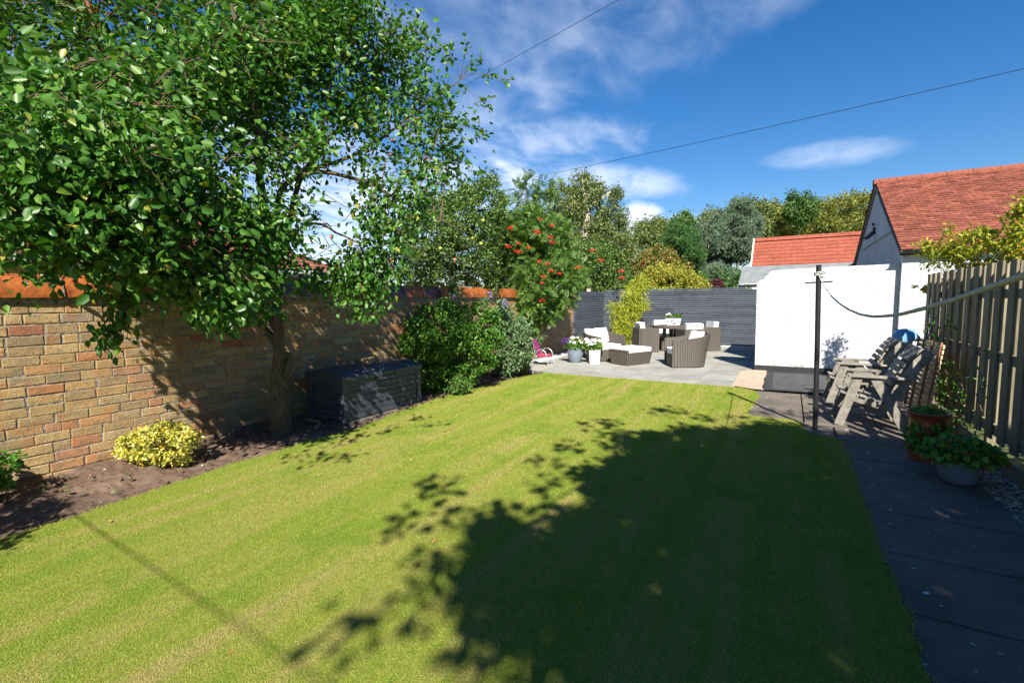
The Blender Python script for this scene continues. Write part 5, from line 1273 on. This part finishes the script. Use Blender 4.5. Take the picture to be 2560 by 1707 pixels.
# --- the big tree behind the camera that shades the lawn
def shade_tree():
    rs = np.random.RandomState(80); base = np.array([4.8, -3.6, 0.]); t = thing('broadleaf_tree', 'large broad tree standing behind the camera and shading the right of the lawn', 'tree', tuple(base))
    gp = [(-.15, 6.72), (-.45, 6.45), (-.72, 6.05), (-1.05, 6.1), (-1.40, 6.2), (-1.2, 5.8), (-1.55, 5.5), (-2.0, 5.0), (-1.65, 4.7), (-1.75, 4.2), (-2.05, 3.75), (-1.55, 3.5), (-1.75, 3.1), (-2.05, 2.5), (-1.95, 2.2), (-1.60, 1.8), (-1.35, 1.5), (-1.2, 1.25), (-1.0, .6), (-1.0, -1.5), (3.2, -1.5), (3.2, 5.6), (1.5, 6.55), (.6, 6.62), (.2, 6.6)]
    n = 0; C = []
    lo, hi = np.array([-2.3, -1.5]), np.array([3.2, 6.8])
    while n < 1250:
        g = rs.uniform(lo, hi, (600, 2)); k = inpoly(g[:, 0], g[:, 1], gp) & (edged(g[:, 0], g[:, 1], gp) > .30); g = g[k]
        for q in g:
            # leave a few sun flecks
            if any((q[0]-a)**2+(q[1]-b)**2 < r*r for a, b, r in ((-1.12, 2.55, .16), (-1.35, 2.95, .12), (-.72, 2.6, .10), (-1.15, 1.65, .09), (-.75, 2.3, .07))): continue
            z = rs.uniform(3.9, 6.8); C.append((q[0]+.575*z, q[1]-.996*z, z)); n += 1
            if n >= 1250: break
    # outlying sprays that feather the edge
    for gx, gy in [(-2.50, 3.0), (-2.35, 2.9), (-2.25, 2.35), (-1.75, 1.45), (-1.55, 4.75), (-1.75, 2.75), (-1.95, 2.6), (-1.9, 3.9), (-1.7, 3.4), (-1.8, 2.1), (-1.5, 1.75), (-1.95, 5.35), (-1.5, 6.4), (-1.9, 5.6), (-.55, 6.55), (-.9, 6.4), (-1.9, 4.5), (-1.7, 5.05), (-1.35, 6.6), (-.1, 7.1), (.2, 7.2)]:
        z = rs.uniform(4.5, 6); C.append((gx+.575*z, gy-.996*z, z))
    Co = np.array(C[n:])-base; C = np.array(C[:n])-base; tr = MB()
    S = limb(tr, [(0, 0, -.1), (0, 0, 2.2), (-.6, .4, 4), (-1.2, .8, 5.4), (-1.8, 1.4, 6.5)], .28, .05, 10)
    S += limb(tr, [(0, 0, 2.2), (.2, -1.0, 4), (-.3, -2.4, 5.6)], .15, .04, 8); S += limb(tr, [(-.6, .4, 4), (-2, 1.6, 4.6), (-3.0, 3.0, 5)], .12, .03, 8); S += limb(tr, [(-.6, .4, 4), (-2.2, -.6, 5), (-3.4, -1.6, 5.6)], .12, .03, 8); S += limb(tr, [(0, 0, 2.6), (0, 2, 4.4), (-.4, 3.6, 5.4)], .12, .03, 8)
    twigs_to(tr, C[::2], S[6:], .02, 4); tr.build('trunk', M['bark'], t, smooth=True)
    link('crown', leaf_mesh('crown', np.concatenate([fluff(C, 62, .26, rs), fluff(Co, 24, .26, rs)]), .10, .66, .9, .1, .14, rs), M['greenfar'], t)
shade_tree()

# ================================================================ SKY, SUN, CAMERA
def sky():
    w = bpy.data.worlds.new('World'); sc.world = w; w.use_nodes = True; nt = w.node_tree; nt.nodes.clear(); L = nt.links.new
    N = lambda t: nt.nodes.new(t)
    out = N('ShaderNodeOutputWorld'); bg = N('ShaderNodeBackground'); L(bg.outputs[0], out.inputs[0]); bg.inputs[1].default_value = SKY
    st = N('ShaderNodeTexSky'); st.sky_type = 'NISHITA'; st.sun_disc = False; st.sun_elevation = math.radians(41); st.sun_rotation = math.radians(150)
    st.air_density = 1.15; st.dust_density = .25; st.ozone_density = 4.5; st.altitude = 0
    tc = N('ShaderNodeTexCoord'); vec = tc.outputs['Generated']
    def mth(op, a, b=0.0):
        x = N('ShaderNodeMath'); x.operation = op
        for i, v in enumerate((a, b)):
            if isinstance(v, (int, float)): x.inputs[i].default_value = v
            else: L(v, x.inputs[i])
        return x.outputs[0]
    def mr(v, a, b, c, d):
        x = N('ShaderNodeMapRange'); x.interpolation_type = 'SMOOTHSTEP'; L(v, x.inputs[0])
        for i, q in enumerate((a, b, c, d)): x.inputs[i+1].default_value = q
        return x.outputs[0]
    # cloud sheet: direction projected on a flat layer
    sp = N('ShaderNodeSeparateXYZ'); L(vec, sp.inputs[0]); zc = mth('MAXIMUM', sp.outputs[2], .02); zc = mth('ADD', zc, .10)
    cb = N('ShaderNodeCombineXYZ'); L(mth('DIVIDE', sp.outputs[0], zc), cb.inputs[0]); L(mth('DIVIDE', sp.outputs[1], zc), cb.inputs[1])
    mp = N('ShaderNodeMapping'); mp.inputs['Scale'].default_value = (1.7, 1.1, 1); mp.inputs['Rotation'].default_value = (0, 0, .9); L(cb.outputs[0], mp.inputs[0])
    n1 = N('ShaderNodeTexNoise'); n1.inputs['Scale'].default_value = 3.2; n1.inputs['Detail'].default_value = 9; n1.inputs['Roughness'].default_value = .56; n1.inputs['Distortion'].default_value = .25; L(mp.outputs[0], n1.inputs[0])
    wisps = mr(n1.outputs['Fac'], .25, .78, .2, .95)
    n2 = N('ShaderNodeTexNoise'); n2.inputs['Scale'].default_value = 1.1; n2.inputs['Detail'].default_value = 4; L(mp.outputs[0], n2.inputs[0])
    total = None
    # soft cloud banks, each a direction with its own width and height on the sky
    for (x, y, rx, ry, ang, k, hard) in [(1300, 60, 420, 190, .25, .36, 0), (1780, 20, 380, 120, .35, .24, 0), (1290, 235, 240, 100, .35, .45, 0), (1330, 360, 300, 70, .05, .55, 0), (1530, 455, 190, 46, -.12, .75, 1), (1180, 470, 300, 90, 0, 1.0, 0),
                                   (2080, 385, 150, 34, -.06, .45, 1), (1600, 555, 60, 55, 0, 1.6, 1), (1700, 575, 170, 40, 0, .7, 1), (850, 560, 420, 240, 0, 1.25, 0), (300, 480, 600, 330, 0, .9, 0), (1000, 60, 180, 120, 0, .35, 0)]:
        d = ray(x, y); d = d/np.linalg.norm(d); R_ = np.cross(d, [0, 0, 1]); R_ /= np.linalg.norm(R_); U_ = np.cross(R_, d)
        ca, sa = math.cos(ang), math.sin(ang); A_ = (R_*ca+U_*sa); B_ = (-R_*sa+U_*ca); sxx = math.sqrt(((x-CX)/F)**2+((y-CY)/F)**2+1)
        A_ = A_*F*1.0/rx*sxx; B_ = B_*F*1.0/ry*sxx
        def dot(v):
            q = N('ShaderNodeVectorMath'); q.operation = 'DOT_PRODUCT'; L(vec, q.inputs[0]); q.inputs[1].default_value = tuple(v); return q.outputs['Value']
        a, b_, c = dot(A_), dot(B_), dot(d)
        r2 = mth('ADD', mth('MULTIPLY', a, a), mth('MULTIPLY', b_, b_)); r2 = mth('ADD', r2, mr(c, 0, .1, 50, 0))
        r2 = mth('ADD', r2, mth('MULTIPLY', mth('SUBTRACT', n1.outputs['Fac'], .5), -1.1 if hard else -2.2))
        m = mr(r2, -.35, 1.3, k, 0)
        m = mth('MULTIPLY', m, wisps if not hard else mr(n1.outputs['Fac'], .2, .6, .45, 1))
        total = m if total is None else mth('MAXIMUM', total, m)
    fac = mth('MULTIPLY', mth('MINIMUM', total, 1.0), .86)
    mx = N('ShaderNodeMix'); mx.data_type = 'RGBA'; L(fac, mx.inputs[0]); 
    # match of the sky's own hue
    hs = N('ShaderNodeHueSaturation'); hs.inputs['Saturation'].default_value = SAT; hs.inputs['Value'].default_value = 1.0; L(st.outputs[0], hs.inputs['Color'])
    tn = N('ShaderNodeMix'); tn.data_type = 'RGBA'; tn.blend_type = 'MULTIPLY'; tn.inputs[0].default_value = 1; L(hs.outputs[0], tn.inputs[6]); tn.inputs[7].default_value = (1.0, .98, 1.08, 1); L(tn.outputs[2], mx.inputs[6]); mx.inputs[7].default_value = (*CLOUD, 1)
    L(mx.outputs[2], bg.inputs[0])
SKY, SAT, CLOUD = .058, 1.32, (9.2, 9.9, 11.2)
sky()
sun = bpy.data.lights.new('sun', 'SUN'); sun.energy = 5.0; sun.angle = math.radians(.53); sun.color = (1.0, .94, .84)
so = bpy.data.objects.new('sun', sun); col.objects.link(so)
el = math.radians(41); az = Vector((.5, -.866, 0)).normalized()
so.rotation_euler = (az*math.cos(el)+Vector((0, 0, math.sin(el)))).to_track_quat('Z', 'Y').to_euler()
cam = bpy.data.cameras.new('camera'); co = bpy.data.objects.new('camera', cam); col.objects.link(co); sc.camera = co
cam.lens = 36*F/2560; cam.sensor_width = 36; cam.sensor_fit = 'HORIZONTAL'; cam.clip_start = .05; cam.clip_end = 3000
co.matrix_world = Matrix.Translation((0, 0, H)) @ CM.to_4x4()
vs = sc.view_settings; vs.view_transform = 'Standard'; vs.look = 'None'; vs.gamma = 1; vs.use_curve_mapping = False; vs.exposure = 1.12
sc.render.engine = 'CYCLES'
cy_ = sc.cycles; cy_.max_bounces = 6; cy_.diffuse_bounces = 3; cy_.glossy_bounces = 2; cy_.transmission_bounces = 3; cy_.transparent_max_bounces = 4; cy_.use_denoising = True
try: cy_.denoiser = 'OPENIMAGEDENOISE'
except Exception: pass
